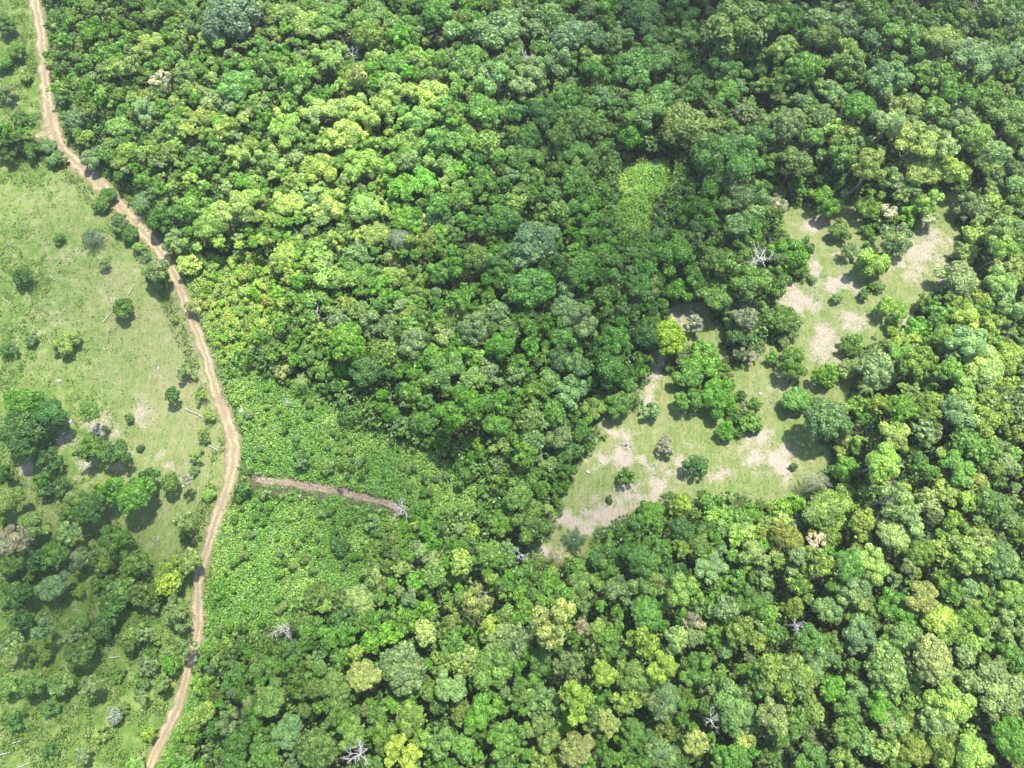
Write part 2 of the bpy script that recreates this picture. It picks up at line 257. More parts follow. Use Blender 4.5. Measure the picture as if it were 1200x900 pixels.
def leaf_quads(c, nrm, size, r, asp=0.62):
    """diamond leaf clumps centred at c facing nrm -> (N*4,3)"""
    n = len(c)
    h = r.normal(size=(n, 3))
    u = np.cross(nrm, h); u /= np.linalg.norm(u, axis=1, keepdims=True) + 1e-9
    v = np.cross(nrm, u)
    s = np.asarray(size).reshape(-1, 1) * np.ones((n, 1))
    bend = nrm * s * .22
    q = np.stack([c + u * s - bend, c + v * s * asp, c - u * s - bend, c - v * s * asp], 1)
    return q.reshape(-1, 3)


# ------------------------------------------------------------------ materials
def newmat(name):
    m = bpy.data.materials.new(name); m.use_nodes = True
    nt = m.node_tree
    for n in list(nt.nodes): nt.nodes.remove(n)
    return m, nt, nt.nodes, nt.links


def N(nodes, t, **kw):
    n = nodes.new(t)
    for k, v in kw.items():
        setattr(n, k, v)
    return n


def noise(nodes, links, scale, detail=3, rough=.6, vec=None, kind='FBM'):
    n = N(nodes, 'ShaderNodeTexNoise')
    n.inputs['Scale'].default_value = scale; n.inputs['Detail'].default_value = detail; n.inputs['Roughness'].default_value = rough
    if vec is not None: links.new(vec, n.inputs['Vector'])
    return n.outputs['Fac']


def maprange(nodes, links, val, a, b, c, d):
    m = N(nodes, 'ShaderNodeMapRange'); m.interpolation_type = 'SMOOTHSTEP'
    links.new(val, m.inputs['Value'])
    for k, v in zip(('From Min', 'From Max', 'To Min', 'To Max'), (a, b, c, d)): m.inputs[k].default_value = v
    return m.outputs['Result']


def mixc(nodes, links, fac, a, b, mode='MIX'):
    m = N(nodes, 'ShaderNodeMix', data_type='RGBA', blend_type=mode)
    for s, v in ((m.inputs[0], fac), (m.inputs[6], a), (m.inputs[7], b)):
        if isinstance(v, (int, float)): s.default_value = v
        elif isinstance(v, tuple): s.default_value = (*v, 1) if len(v) == 3 else v
        else: links.new(v, s)
    return m.outputs[2]


def math_(nodes, links, op, a, b=None, clamp=False):
    m = N(nodes, 'ShaderNodeMath', operation=op, use_clamp=clamp)
    for s, v in ((m.inputs[0], a), (m.inputs[1], b)):
        if v is None: continue
        if isinstance(v, (int, float)): s.default_value = v
        else: links.new(v, s)
    return m.outputs[0]


def leaf_material(name, source):
    m, nt, nd, lk = newmat(name)
    out = N(nd, 'ShaderNodeOutputMaterial')
    if source == 'object':
        tint = N(nd, 'ShaderNodeObjectInfo').outputs['Color']
    else:
        tint = N(nd, 'ShaderNodeAttribute', attribute_name='tint').outputs['Color']
    rnd = N(nd, 'ShaderNodeAttribute', attribute_name='leafrand').outputs['Fac']
    pos = N(nd, 'ShaderNodeNewGeometry').outputs['Position']
    n1 = noise(nd, lk, .55, 2, .5, pos)
    # leaves differ: some young and yellowish, some old and bluish
    c1 = mixc(nd, lk, maprange(nd, lk, rnd, .5, .9, 0, .7), tint, (1.5, 1.28, .85), 'MULTIPLY')
    c2 = mixc(nd, lk, maprange(nd, lk, n1, .35, .7, 0, .5), c1, (.72, .82, .95), 'MULTIPLY')
    val = maprange(nd, lk, rnd, .05, .95, .70, 1.32)
    hsv = N(nd, 'ShaderNodeHueSaturation')
    lk.new(c2, hsv.inputs['Color']); lk.new(val, hsv.inputs['Value'])
    p = N(nd, 'ShaderNodeBsdfPrincipled')
    lk.new(hsv.outputs[0], p.inputs['Base Color'])
    p.inputs['Roughness'].default_value = .5
    p.inputs['Specular IOR Level'].default_value = .35
    tr = N(nd, 'ShaderNodeBsdfTranslucent')
    tc = mixc(nd, lk, 1.0, hsv.outputs[0], (1.25, 1.35, .6), 'MULTIPLY')
    lk.new(tc, tr.inputs['Color'])
    mx = N(nd, 'ShaderNodeMixShader'); mx.inputs[0].default_value = .40
    lk.new(p.outputs[0], mx.inputs[1]); lk.new(tr.outputs[0], mx.inputs[2])
    lk.new(mx.outputs[0], out.inputs['Surface'])
    return m


def simple_material(name, col, var=(.6, 1.3), scale=3.0, rough=.85, attr=None):
    m, nt, nd, lk = newmat(name)
    out = N(nd, 'ShaderNodeOutputMaterial')
    p = N(nd, 'ShaderNodeBsdfPrincipled')
    pos = N(nd, 'ShaderNodeNewGeometry').outputs['Position']
    n1 = noise(nd, lk, scale, 4, .65, pos)
    lo = tuple(c * var[0] for c in col); hi = tuple(c * var[1] for c in col)
    c = mixc(nd, lk, maprange(nd, lk, n1, .3, .7, 0, 1), lo, hi)
    lk.new(c, p.inputs['Base Color'])
    p.inputs['Roughness'].default_value = rough
    p.inputs['Specular IOR Level'].default_value = .2
    b = N(nd, 'ShaderNodeBump'); b.inputs['Strength'].default_value = .4; b.inputs['Distance'].default_value = .05
    lk.new(n1, b.inputs['Height']); lk.new(b.outputs[0], p.inputs['Normal'])
    lk.new(p.outputs[0], out.inputs['Surface'])
    return m


def ground_material():
    m, nt, nd, lk = newmat('ground_soil_and_grass')
    out = N(nd, 'ShaderNodeOutputMaterial')
    p = N(nd, 'ShaderNodeBsdfPrincipled')
    pos = N(nd, 'ShaderNodeNewGeometry').outputs['Position']
    A = lambda n: N(nd, 'ShaderNodeAttribute', attribute_name=n).outputs['Fac']
    past, bare, lush, dry = A('pasture'), A('bare'), A('lush'), A('dry')
    big = noise(nd, lk, .06, 4, .6, pos)
    mid = noise(nd, lk, .45, 5, .65, pos)
    fine = noise(nd, lk, 2.6, 5, .75, pos)
    tex = N(nd, 'ShaderNodeMapping'); lk.new(pos, tex.inputs['Vector'])
    tex.inputs['Rotation'].default_value = (0, 0, R_(-12)); tex.inputs['Scale'].default_value = (1.6, .22, 1)
    streak = noise(nd, lk, 1.25, 4, .6, tex.outputs[0])
    floor = mixc(nd, lk, mid, (.018, .026, .010), (.050, .056, .022))
    g1 = mixc(nd, lk, maprange(nd, lk, mid, .35, .65, 0, 1), (.061, .104, .021), (.094, .125, .032))
    g2 = mixc(nd, lk, maprange(nd, lk, streak, .46, .6, 0, .75), g1, (.122, .132, .048))
    g2b = mixc(nd, lk, maprange(nd, lk, streak, .46, .34, 0, .7), g2, (.060, .110, .026))
    straw = mixc(nd, lk, fine, (.108, .112, .044), (.172, .155, .085))
    dryf = math_(nd, lk, 'MULTIPLY', dry, maprange(nd, lk, big, .36, .64, .2, 1.0), True)
    g3 = mixc(nd, lk, dryf, g2b, straw)
    lushc = mixc(nd, lk, maprange(nd, lk, mid, .35, .65, 0, 1), (.042, .086, .014), (.088, .132, .025))
    g4 = mixc(nd, lk, lush, g3, lushc)
    g5 = mixc(nd, lk, maprange(nd, lk, fine, .35, .7, 0, .28), g4, (.62, .68, .6), 'MULTIPLY')
    base = mixc(nd, lk, past, floor, g5)
    soil = mixc(nd, lk, maprange(nd, lk, fine, .3, .68, 0, 1), (.142, .114, .088), (.245, .207, .172))
    soil2 = mixc(nd, lk, maprange(nd, lk, big, .42, .6, 0, .6), soil, (.215, .175, .145))
    nb = math_(nd, lk, 'ADD', bare, math_(nd, lk, 'MULTIPLY', math_(nd, lk, 'SUBTRACT', mid, .5), 2.3))
    nb2 = math_(nd, lk, 'ADD', nb, math_(nd, lk, 'MULTIPLY', math_(nd, lk, 'SUBTRACT', fine, .5), 2.0))
    bf = maprange(nd, lk, nb2, .0, 1.12, 0, .88)
    col = mixc(nd, lk, bf, base, soil2)
    lk.new(col, p.inputs['Base Color'])
    p.inputs['Roughness'].default_value = .95; p.inputs['Specular IOR Level'].default_value = .1
    hgt = math_(nd, lk, 'ADD', math_(nd, lk, 'MULTIPLY', fine, .5), math_(nd, lk, 'MULTIPLY', streak, .6))
    b = N(nd, 'ShaderNodeBump'); b.inputs['Strength'].default_value = .5; b.inputs['Distance'].default_value = .25
    lk.new(hgt, b.inputs['Height']); lk.new(b.outputs[0], p.inputs['Normal'])
    lk.new(p.outputs[0], out.inputs['Surface'])
    return m


def road_material(name, c_rut, c_mid, c_edge):
    m, nt, nd, lk = newmat(name)
    out = N(nd, 'ShaderNodeOutputMaterial')
    p = N(nd, 'ShaderNodeBsdfPrincipled')
    pos = N(nd, 'ShaderNodeNewGeometry').outputs['Position']
    ac = N(nd, 'ShaderNodeAttribute', attribute_name='across').outputs['Fac']
    fine = noise(nd, lk, 3.0, 5, .7, pos); mid = noise(nd, lk, .5, 4, .6, pos)
    a = math_(nd, lk, 'ABSOLUTE', math_(nd, lk, 'ADD', ac, math_(nd, lk, 'MULTIPLY', math_(nd, lk, 'SUBTRACT', mid, .5), 1.0)))
    rut = math_(nd, lk, 'MULTIPLY', maprange(nd, lk, math_(nd, lk, 'ABSOLUTE', math_(nd, lk, 'SUBTRACT', a, .40)), .04, .34, 1, 0), maprange(nd, lk, noise(nd, lk, .16, 3, .6, pos), .36, .58, .3, 1))
    c = mixc(nd, lk, rut, c_mid, c_rut)
    c = mixc(nd, lk, maprange(nd, lk, a, .62, .95, 0, .85), c, c_edge)
    c = mixc(nd, lk, maprange(nd, lk, fine, .34, .70, 0, .75), c, (.62, .62, .58), 'MULTIPLY')
    c = mixc(nd, lk, maprange(nd, lk, mid, .45, .66, 0, .7), c, (1.25, 1.16, 1.06), 'MULTIPLY')
    lk.new(c, p.inputs['Base Color']); p.inputs['Roughness'].default_value = .95; p.inputs['Specular IOR Level'].default_value = .1
    b = N(nd, 'ShaderNodeBump'); b.inputs['Strength'].default_value = .5; b.inputs['Distance'].default_value = .12
    lk.new(fine, b.inputs['Height']); lk.new(b.outputs[0], p.inputs['Normal'])
    lk.new(p.outputs[0], out.inputs['Surface'])
    return m


M_LEAF = leaf_material('tree_leaves', 'object')
M_MASS = leaf_material('mass_leaves', 'attr')
M_BARK = simple_material('pale_bark', (.26, .235, .20), (.5, 1.25), 4)
M_DEAD = simple_material('bleached_wood', (.34, .325, .30), (.5, 1.25), 5)
M_ROCK = simple_material('pale_stone', (.28, .275, .255), (.8, 1.15), 4)
M_BRUSH = simple_material('dry_brush', (.22, .165, .115), (.55, 1.5), 3)
M_GROUND = ground_material()
M_ROAD = road_material('road_dirt', (.225, .185, .122), (.150, .126, .076), (.112, .100, .052))
M_TRACK = road_material('track_dirt', (.190, .160, .125), (.140, .115, .085), (.105, .095, .055))

# ------------------------------------------------------------------ ground sheet
def axis(lo, hi, step, far):
    a = list(np.arange(lo, hi + 1e-6, step)); s = step
    e = a[-1]
    while e < far:
        s *= 1.25; e += s; a.append(e)
    s = step; b = a[0]
    while b > -far:
        s *= 1.25; b -= s; a.insert(0, b)
    return np.array(a)


def cover(x, y, z):
    """land cover at ground points: pasture, bare, lush, dry, scrub masks (0..1)"""
    px, py = pix(x, y, z)
    w1 = (fbm(x / 2.6, y / 2.6, 41, 3) - .5) * 26; w2 = (fbm(x / 2.6, y / 2.6, 57, 3) - .5) * 26
    qx, qy = px + w1, py + w2
    past = inpoly(qx, qy, PASTURE); top = inpoly(qx, qy, TOPLEFT); cl = inpoly(qx, qy, CLEAR)
    scr = np.zeros(px.shape, bool)
    for s in SCRUB: scr |= inpoly(qx, qy, s)
    bare = np.zeros(px.shape)
    for (bx, by, rx, ry, s) in BARE:
        s = s * (.8 if bx < 290 else 1.08)
        d = np.hypot((qx - bx) / rx, (qy - by) / ry)
        bare = np.maximum(bare, s * sstep(1.55, .15, d))
    # foot-worn line through the gap between the clearings
    bare = np.maximum(bare, .9 * sstep(9, 2, polydist(px, py, [(790, 372), (784, 400), (768, 440), (758, 470)])))
    lush = top * .75 + scr * 1.0 + past * sstep(560, 720, qy + (qx - 120) * -.15) * .9
    lush = np.maximum(lush, past * .75 * sstep(.50, .66, fbm(x / 9.0, y / 14.0, 23, 4)) * sstep(330, 120, qx + .2 * qy))
    lush = np.maximum(lush, past * .55 * sstep(130, 30, np.hypot((qx - 10) * .8, qy - 330)))
    lush = np.maximum(lush, past * .8 * sstep(110, 50, np.hypot(qx - 60, (qy - 510) * 1.1)))
    road = polydist(px, py, [(a, b) for a, b, _ in ROAD])
    verge = sstep(30, 12, road)
    green = np.clip(past + top + cl + scr + verge * .7, 0, 1)
    dry = np.where(cl, .38, .0) + past * (.30 + .5 * sstep(150, 40, np.hypot(qx - 150, (qy - 420) * .7)))
    return px, py, green.astype(float), bare, np.clip(lush, 0, 1), np.clip(dry, 0, 1), scr, cl, past, top


gx = axis(-175, 175, .6, 1600); gy = axis(-60, 215, .6, 1600)
X, Y = np.meshgrid(gx, gy)
Z = ground(X, Y)
x, y, z = X.ravel(), Y.ravel(), Z.ravel()
px, py, green, bare, lush, dry, scr, cl, past, top = cover(x, y, z)
behind = y < -150
green = np.where(behind, 0, green); bare = np.where(behind, 0, bare)
nx, ny = len(gx), len(gy)
i = np.arange(nx * ny).reshape(ny, nx)
F = np.stack([i[:-1, :-1], i[:-1, 1:], i[1:, 1:], i[1:, :-1]], -1).reshape(-1, 4)
me = mesh_np('ground', np.stack([x, y, z], 1), F, 4, {'pasture': ('FLOAT', green), 'bare': ('FLOAT', bare), 'lush': ('FLOAT', lush), 'dry': ('FLOAT', dry)}, True)
tag(link('ground', me, M_GROUND), 'grassy hillside ground with pasture and bare soil patches', None, None, 'structure')


def strip(name, pl, mat, label, lift=.045, wob=.5):
    P = np.array([(*[float(v) for v in at(a, b)], w * float(depth_of(a, b)) / FPX) for a, b, w in pl])
    seg = np.concatenate([[0], np.cumsum(np.hypot(np.diff(P[:, 0]), np.diff(P[:, 1])))])
    s = np.arange(0, seg[-1], .35)
    # smooth interpolation (Catmull-like via repeated box filter)
    cx, cy, cw = (np.interp(s, seg, P[:, k]) for k in (0, 1, 3))
    ker = np.ones(15) / 15
    for a in (cx, cy, cw):
        pad = np.pad(a, 7, mode='edge'); a[:] = np.convolve(pad, ker, 'valid')
    tx, ty = np.gradient(cx), np.gradient(cy); L = np.hypot(tx, ty) + 1e-9
    nxv, nyv = -ty / L, tx / L
    ac = np.linspace(-1, 1, 13)
    wl = cw / 2 * (1 + wob * (fbm(s / 1.3, s * 0 + 3.1, 5, 4) - .5) * 2); wr = cw / 2 * (1 + wob * (fbm(s / 1.3, s * 0 + 8.7, 6, 4) - .5) * 2)
    V = []; Aa = []
    for a in ac:
        off = np.where(a < 0, a * wl, a * wr)
        vx, vy = cx + nxv * off, cy + nyv * off
        rut = -.05 * np.exp(-((abs(a) - .42) / .16) ** 2)
        V.append(np.stack([vx, vy, ground(vx, vy) + lift + .05 + rut - .09 * (abs(a) > .99)], 1)); Aa.append(np.full(len(s), a))
    V = np.stack(V, 1).reshape(-1, 3); Aa = np.stack(Aa, 1).ravel()
    n, k = len(s), len(ac)
    i = np.arange(n * k).reshape(n, k)
    F = np.stack([i[:-1, :-1], i[:-1, 1:], i[1:, 1:], i[1:, :-1]], -1).reshape(-1, 4)
    me = mesh_np(name, V, F[:, ::-1] if False else F, 4, {'across': ('FLOAT', Aa)}, True)
    return tag(link(name, me, mat), label, None, None, 'structure')


strip('dirt_road', ROAD, M_ROAD, 'pale dirt road winding along the forest edge')
strip('dirt_road_spur', SPUR, M_ROAD, 'short dirt turning leaving the road at the fork', .06)
strip('dirt_track', [(a, b, w * .78) for a, b, w in TRACK], M_TRACK, 'narrow brown track cut into the green scrub', .05, .5)


# ------------------------------------------------------------------ crowns
def lobes_for(form, r):
    L = []
    if form == 'P':
        n = r.integers(17, 30); ph1, ph2 = r.uniform(0, 6.283, 2)
        ga = 2.39996; el = .78 + .14 * r.random()
        for k in range(n):
            f = (k + .5) / n
            zz = 1 - 1.12 * f; rad = math.sqrt(max(0, 1 - zz * zz)); th = ga * k + r.normal(0, .25)
            d = .66 + r.normal(0, .09) + .16 * math.sin(2 * th + ph1) * rad + .10 * math.sin(3 * th + ph2) * rad
            L.append((d * rad * math.cos(th), d * rad * math.sin(th), d * zz * .8 * el + r.normal(0, .07), r.uniform(.17, .34)))
        L.append((0, 0, .0, .45))
    elif form == 'R':
        n = 46; ga = 2.39996; ph1 = r.uniform(0, 6.283)
        for k in range(n):
            f = (k + .5) / n
            zz = 1 - 1.08 * f; rad = math.sqrt(max(0, 1 - zz * zz)); th = ga * k + r.normal(0, .2)
            d = .80 + r.normal(0, .045) + .07 * math.sin(2 * th + ph1) * rad
            L.append((d * rad * math.cos(th), d * rad * math.sin(th), d * zz * .74, r.uniform(.16, .24)))
        L.append((0, 0, .1, .62))
    elif form == 'I':
        for k in range(r.integers(5, 8)):
            th = 2 * math.pi * k / 6 + r.normal(0, .3); d = r.uniform(.3, .62)
            cx, cy, cz = d * math.cos(th), d * math.sin(th), r.uniform(-.05, .42)
            for q in range(7):
                v = r.normal(size=3) * .19
                L.append((cx + v[0], cy + v[1], cz + v[2] * .7, r.uniform(.15, .26)))
    elif form == 'F':
        for k in range(20):
            th = r.uniform(0, 6.283); d = math.sqrt(r.random()) * .82
            L.append((d * math.cos(th), d * math.sin(th), .5 * (1 - d * d) + r.normal(0, .12), r.uniform(.14, .25)))
    else:
        for k in range(30):
            th = r.uniform(0, 6.283); d = math.sqrt(r.random()) * .8
            L.append((d * math.cos(th), d * math.sin(th), .3 * (1 - d * d) + r.normal(0, .06), r.uniform(.16, .27)))
    L = np.array(L)
    # uneven outline: squash in a random direction, drop a side lobe or two
    a = r.uniform(0, 6.283); k = r.uniform(.82, 1.0)
    c, s = math.cos(a), math.sin(a)
    u = L[:, 0] * c + L[:, 1] * s; v = (-L[:, 0] * s + L[:, 1] * c) * k
    L[:, 0], L[:, 1] = u * c - v * s, u * s + v * c
    return L


def crown_arrays(form, nleaf, leaf, seed):
    r = np.random.default_rng(seed)
    L = lobes_for(form, r)
    w = L[:, 3] ** 2; w = w / w.sum()
    m = int(nleaf * 2.6)
    k = r.choice(len(L), m, p=w)
    d = r.normal(size=(m, 3)); d[:, 2] += .45
    d /= np.linalg.norm(d, axis=1, keepdims=True)
    rad = L[k, 3] * (.76 + .38 * r.random(m) ** .8)
    c = L[k, :3] + d * rad[:, None] * np.array([1, 1, .85])
    dd = np.linalg.norm(c[:, None, :] - L[None, :, :3], axis=2) / L[None, :, 3]
    dd[np.arange(m), k] = 9
    ok = (dd.min(1) > .86)
    if form == 'F':
        ok &= r.random(m) < .6
    c, d = c[ok][:nleaf], d[ok][:nleaf]
    nrm = d * .9 + np.array([0, 0, .15]) + r.normal(size=c.shape) * .46
    nrm /= np.linalg.norm(nrm, axis=1, keepdims=True)
    size = leaf * r.uniform(.6, 1.35, len(c))
    q = leaf_quads(c, nrm, size, r)
    lobe = r.random(len(L))[k[ok][:nleaf]]
    lr = np.repeat(.38 * lobe + .62 * r.random(len(c)), 4)
    return q, lr


FORMS = {'P': 12, 'R': 5, 'I': 4, 'F': 6, 'U': 3}
CROWN_HI, CROWN_LO = {}, {}
for fi, (form, n) in enumerate(FORMS.items()):
    CROWN_HI[form] = []; CROWN_LO[form] = []
    for v in range(n):
        nl = {'P': 4200, 'R': 4600, 'I': 3600, 'F': 1700, 'U': 3800}[form]
        q, lr = crown_arrays(form, nl, .062 if form != 'F' else .066, 1000 * fi + v)
        me = mesh_np('crown_%s' % FORMW[form].replace(' ', '_'), q, None, 4, {'leafrand': ('FLOAT', lr)})
        me.materials.append(M_LEAF)
        CROWN_HI[form].append(me)
        CROWN_LO[form].append(crown_arrays(form, 1000 if form != 'F' else 600, .115, 5000 + 1000 * fi + v))


def trunk_mesh(seed, limbs=5, thin=1.0):
    """unit trunk: height 1, foot radius ~.05, limbs spreading into the crown above .6"""
    r = np.random.default_rng(seed)
    bend = r.normal(0, .03, 2)
    pts = [(bend[0] * t * t * 3, bend[1] * t * t * 3, t - .06 * (t == 0)) for t in (0, .08, .25, .45, .65, .82)]
    parts = [tube(pts, [.062 * thin, .046 * thin, .038 * thin, .033 * thin, .027 * thin, .015 * thin], 7)]
    top = np.array(pts[4])
    for k in range(limbs):
        th = 2 * math.pi * k / limbs + r.normal(0, .3); a = np.array(pts[3]) * .5 + top * .5 if k % 2 else top
        L = r.uniform(.2, .32)
        p1 = a + np.array([math.cos(th) * L * .45, math.sin(th) * L * .45, L * .4]); p2 = a + np.array([math.cos(th) * L, math.sin(th) * L, L * .75])
        parts.append(tube([a, p1, p2], [.018 * thin, .012 * thin, .005 * thin], 5))
    V, F = join(parts)
    me = mesh_np('trunk', V, F, 4, None, True); me.materials.append(M_BARK)
    return me


TRUNKS = [trunk_mesh(s) for s in range(5)]


def branch_mesh(seed, n=9, R=1.0, mat=None, name='branches', thick=1.0):
    """bare spreading limbs with forks, unit crown radius, springing from the origin"""
    r = np.random.default_rng(seed); parts = []

    def grow(p, d, L, rad, lvl):
        pts = [p]; q = p.copy(); dd = d.copy()
        for k in range(4):
            dd = dd + r.normal(0, .22, 3); dd[2] += .04; dd /= np.linalg.norm(dd)
            q = q + dd * L / 4; pts.append(q.copy())
        parts.append(tube(pts, [rad, rad * .85, rad * .7, rad * .55, rad * .35], 5))
        if lvl > 0:
            for k in range(4):
                b = pts[r.integers(2, 5)]
                e = dd + r.normal(0, .6, 3); e /= np.linalg.norm(e)
                grow(b, e, L * r.uniform(.45, .65), rad * .55, lvl - 1)
    for k in range(n):
        th = 2 * math.pi * k / n + r.normal(0, .55); up = r.uniform(.1, 1.5)
        d = np.array([math.cos(th), math.sin(th), up]); d /= np.linalg.norm(d)
        grow(np.array([0., 0., -.25 + .15 * r.random()]), d, R * r.uniform(.35, 1.0), .024 * thick, 2)
    V, F = join(parts)
    me = mesh_np(name, V, F, 4, None, True)
    me.materials.append(mat or M_BARK)
    return me


BRANCHES = [branch_mesh(50 + s, 7, .8) for s in range(3)]

# ------------------------------------------------------------------ label maker: landmarks one can find, side, order
LAND = [(780, 395, 'the lime tree by the gap'), (892, 301, 'the bleached dead tree'), (272, 22, 'the big bluish crown'), (62, 152, 'the road fork'),
        (275, 520, 'the road bend'), (476, 598, "the brown track's inner end"), (666, 640, 'the two palms'), (968, 495, 'the bluish dome'),
        (921, 628, 'the olive ball crown'), (648, 732, 'the ragged cream crown'), (920, 793, 'the huge lower olive crown'), (1110, 250, "the upper clearing's top corner"),
        (1010, 380, "the upper clearing's lower end"), (755, 235, 'the leafy forest gap'), (862, 35, 'the huge upper olive crown'), (466, 276, 'the star shaped palm'),
        (517, 66, 'the small top palm'), (203, 318, 'the road overhang'), (330, 738, 'the bare white snag'), (421, 885, 'the bottom edge snag'),
        (1092, 772, 'the cream ridge dome'), (1140, 120, 'the top right corner'), (1165, 520, "the right edge's middle"), (1165, 860, 'the bottom right corner'), (160, 577, 'the round pasture tree'),
        (30, 505, 'the big dark pasture tree'), (232, 755, 'the shaded road stretch'), (60, 850, 'the bottom left corner'), (672, 580, "the lower clearing's left side"), (402, 403, 'the dark glossy dome'), (538, 478, 'the knobbly centre dome'), (405, 160, 'the yellowish forest patch')]
ORD = ['', 'second ', 'third ', 'fourth ', 'fifth ', 'sixth ', 'seventh ', 'eighth ', 'ninth ', 'tenth ', 'eleventh ', 'twelfth ']


def side(dx, dy):
    a = math.degrees(math.atan2(-dy, dx)) % 360
    return ['right of', 'above right of', 'above', 'above left of', 'left of', 'below left of', 'below', 'below right of'][int(((a + 22.5) % 360) // 45)]


def relative_labels(items, own=None):
    """items: list of (px, py, phrase) -> unique labels; a thing that IS a landmark is set by the caller"""
    keys = {}
    for k, (qx, qy, ph) in enumerate(items):
        cand = sorted(LAND, key=lambda l: math.hypot(qx - l[0], qy - l[1]))
        l = cand[0] if math.hypot(qx - cand[0][0], qy - cand[0][1]) > 12 else cand[1]
        keys.setdefault((ph, l[2], side(qx - l[0], qy - l[1])), []).append((math.hypot(qx - l[0], qy - l[1]), k))
    out = [None] * len(items)
    for (ph, lm, sd), v in keys.items():
        v.sort()
        for n, (_d, k) in enumerate(v):
            if len(v) == 1:
                out[k] = '%s %s %s' % (ph, sd, lm)
            else:
                out[k] = '%s, %s %s %s' % (ph, (ORD[n] + 'one').strip() if n else 'nearest one', sd, lm)
    return out


# ------------------------------------------------------------------ individual trees
rows = []
for (tx, ty), txt in TREES.items():
    for t in txt.split():
        a, b, d, c, f = t.split(',')
        rows.append([tx + float(a) / 4, ty + float(b) / 4, float(d) / 4, c, f])
rows.sort(key=lambda t: -t[2])
for t in rows:
    if t[4] == 'P' and t[2] < 56: t[4] = random.choice('PPPPPIIIUU')
# the same crown read twice from two neighbouring tiles
uniq = []
for t in rows:
    if all(math.hypot(t[0] - u[0], t[1] - u[1]) > .40 * max(t[2], u[2]) for u in uniq):
        uniq.append(t)
rows = [t for t in uniq if all(math.hypot(t[0] - a, t[1] - b) > d * .55 for a, b, d, _ in PALMS + DEAD[:6])]
rows = [t for t in rows if not inpoly(np.array([t[0]]), np.array([t[1]]), SCRUB[3])[0]]
NTREE = 300
placed = []      # every crown: x, y, radius (m), kept clear by the filler

FIXED = {(780, 395): 'lime yellow tree beside the gap between both clearings', (272, 22): 'big blue green round crown at the top edge near the road',
         (968, 493): 'smooth blue green dome at the right edge of the lower clearing', (921, 630): 'round olive ball crown below right of the lower clearing',
         (649, 732): 'big cream flowering crown with ragged lobes below the two palms', (920, 793): 'huge olive crown near the bottom edge, largest in the lower forest',
         (862, 33): 'huge olive crown near the top edge, largest in the upper forest', (1092, 773): 'cream dome crown on the ridge at lower right',
         (160, 580): 'round bright green tree alone in the pasture beside the mown slope', (30, 505): 'big dark round tree in the pasture by the white stones',
         (407, 402): 'dark glossy green dome left of the centre of the forest', (537, 478): 'knobbly bright green dome at the centre of the forest'}


def in_savanna(qx, qy):
    return bool(inpoly(np.array([qx]), np.array([qy]), PASTURE)[0] or inpoly(np.array([qx]), np.array([qy]), TOPLEFT)[0])


def in_clear(qx, qy):
    return bool(inpoly(np.array([qx]), np.array([qy]), CLEAR)[0])


def dims(qx, qy, dpx, form):
    sav = in_savanna(qx, qy)
    young = inpoly(np.array([qx]), np.array([qy]), [(60, 0), (330, -40), (560, 60), (520, 330), (420, 420), (260, 430), (130, 230)])[0]
    D = dpx * float(depth_of(qx, qy, 6.0)) / FPX * (1.08 if sav else 1.0 if in_clear(qx, qy) else 1.04)
    Rr = D / 2
    if sav:
        H = min(9.0, max(3.2, 1.15 * D))
        if form == 'F': H = min(9.0, max(6.0, 1.7 * D))
    elif in_clear(qx, qy):
        H = max(2.0, .68 * D)
    elif young:
        H = 8.0 + .25 * D + random.uniform(-1.2, 1.2)
    else:
        H = 10.5 + .38 * D + random.uniform(-1.8, 1.8)
    if not sav:
        q = (np.array([qx]), np.array([qy]))
        e = min([float(polydist(*q, CLEAR + CLEAR[:1])[0])] + [float(polydist(*q, s_ + s_[:1])[0]) for s_ in SCRUB[:3]] + [float(polydist(*q, [(a, b) for a, b, _ in ROAD])[0]) - 8])
        if any(inpoly(*q, s_)[0] for s_ in SCRUB): e = 0
        low = max(2.2, .72 * D)
        H = low + (H - low) * min(1.0, max(0.0, (e - 14) / 42.0)) if H > low else H
    return Rr, H


def light_patch_tint(qx, qy):
    """crown tint by place: sunny and cloud-shaded patches painted in, over paler young growth"""
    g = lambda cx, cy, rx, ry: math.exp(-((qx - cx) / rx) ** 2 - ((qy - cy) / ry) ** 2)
    m = np.ones(3)  # sun and shade patches go into the leaf colour, beside young growth's own paleness
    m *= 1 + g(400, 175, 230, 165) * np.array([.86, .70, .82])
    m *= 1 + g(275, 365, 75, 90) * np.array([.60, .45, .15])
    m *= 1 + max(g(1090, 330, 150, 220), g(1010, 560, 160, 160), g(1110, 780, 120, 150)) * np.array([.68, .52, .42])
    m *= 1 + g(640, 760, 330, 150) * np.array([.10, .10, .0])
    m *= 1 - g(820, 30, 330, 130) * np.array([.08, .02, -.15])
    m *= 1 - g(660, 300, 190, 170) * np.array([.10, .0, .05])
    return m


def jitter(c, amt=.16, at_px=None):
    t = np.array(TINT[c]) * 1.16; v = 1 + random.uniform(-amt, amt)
    if at_px: t = t * (light_patch_tint(*at_px) if c not in 'yf' else 1)
    return t * v * (1 + np.array([random.uniform(-.12, .12), random.uniform(-.05, .05), random.uniform(-.15, .15)]))


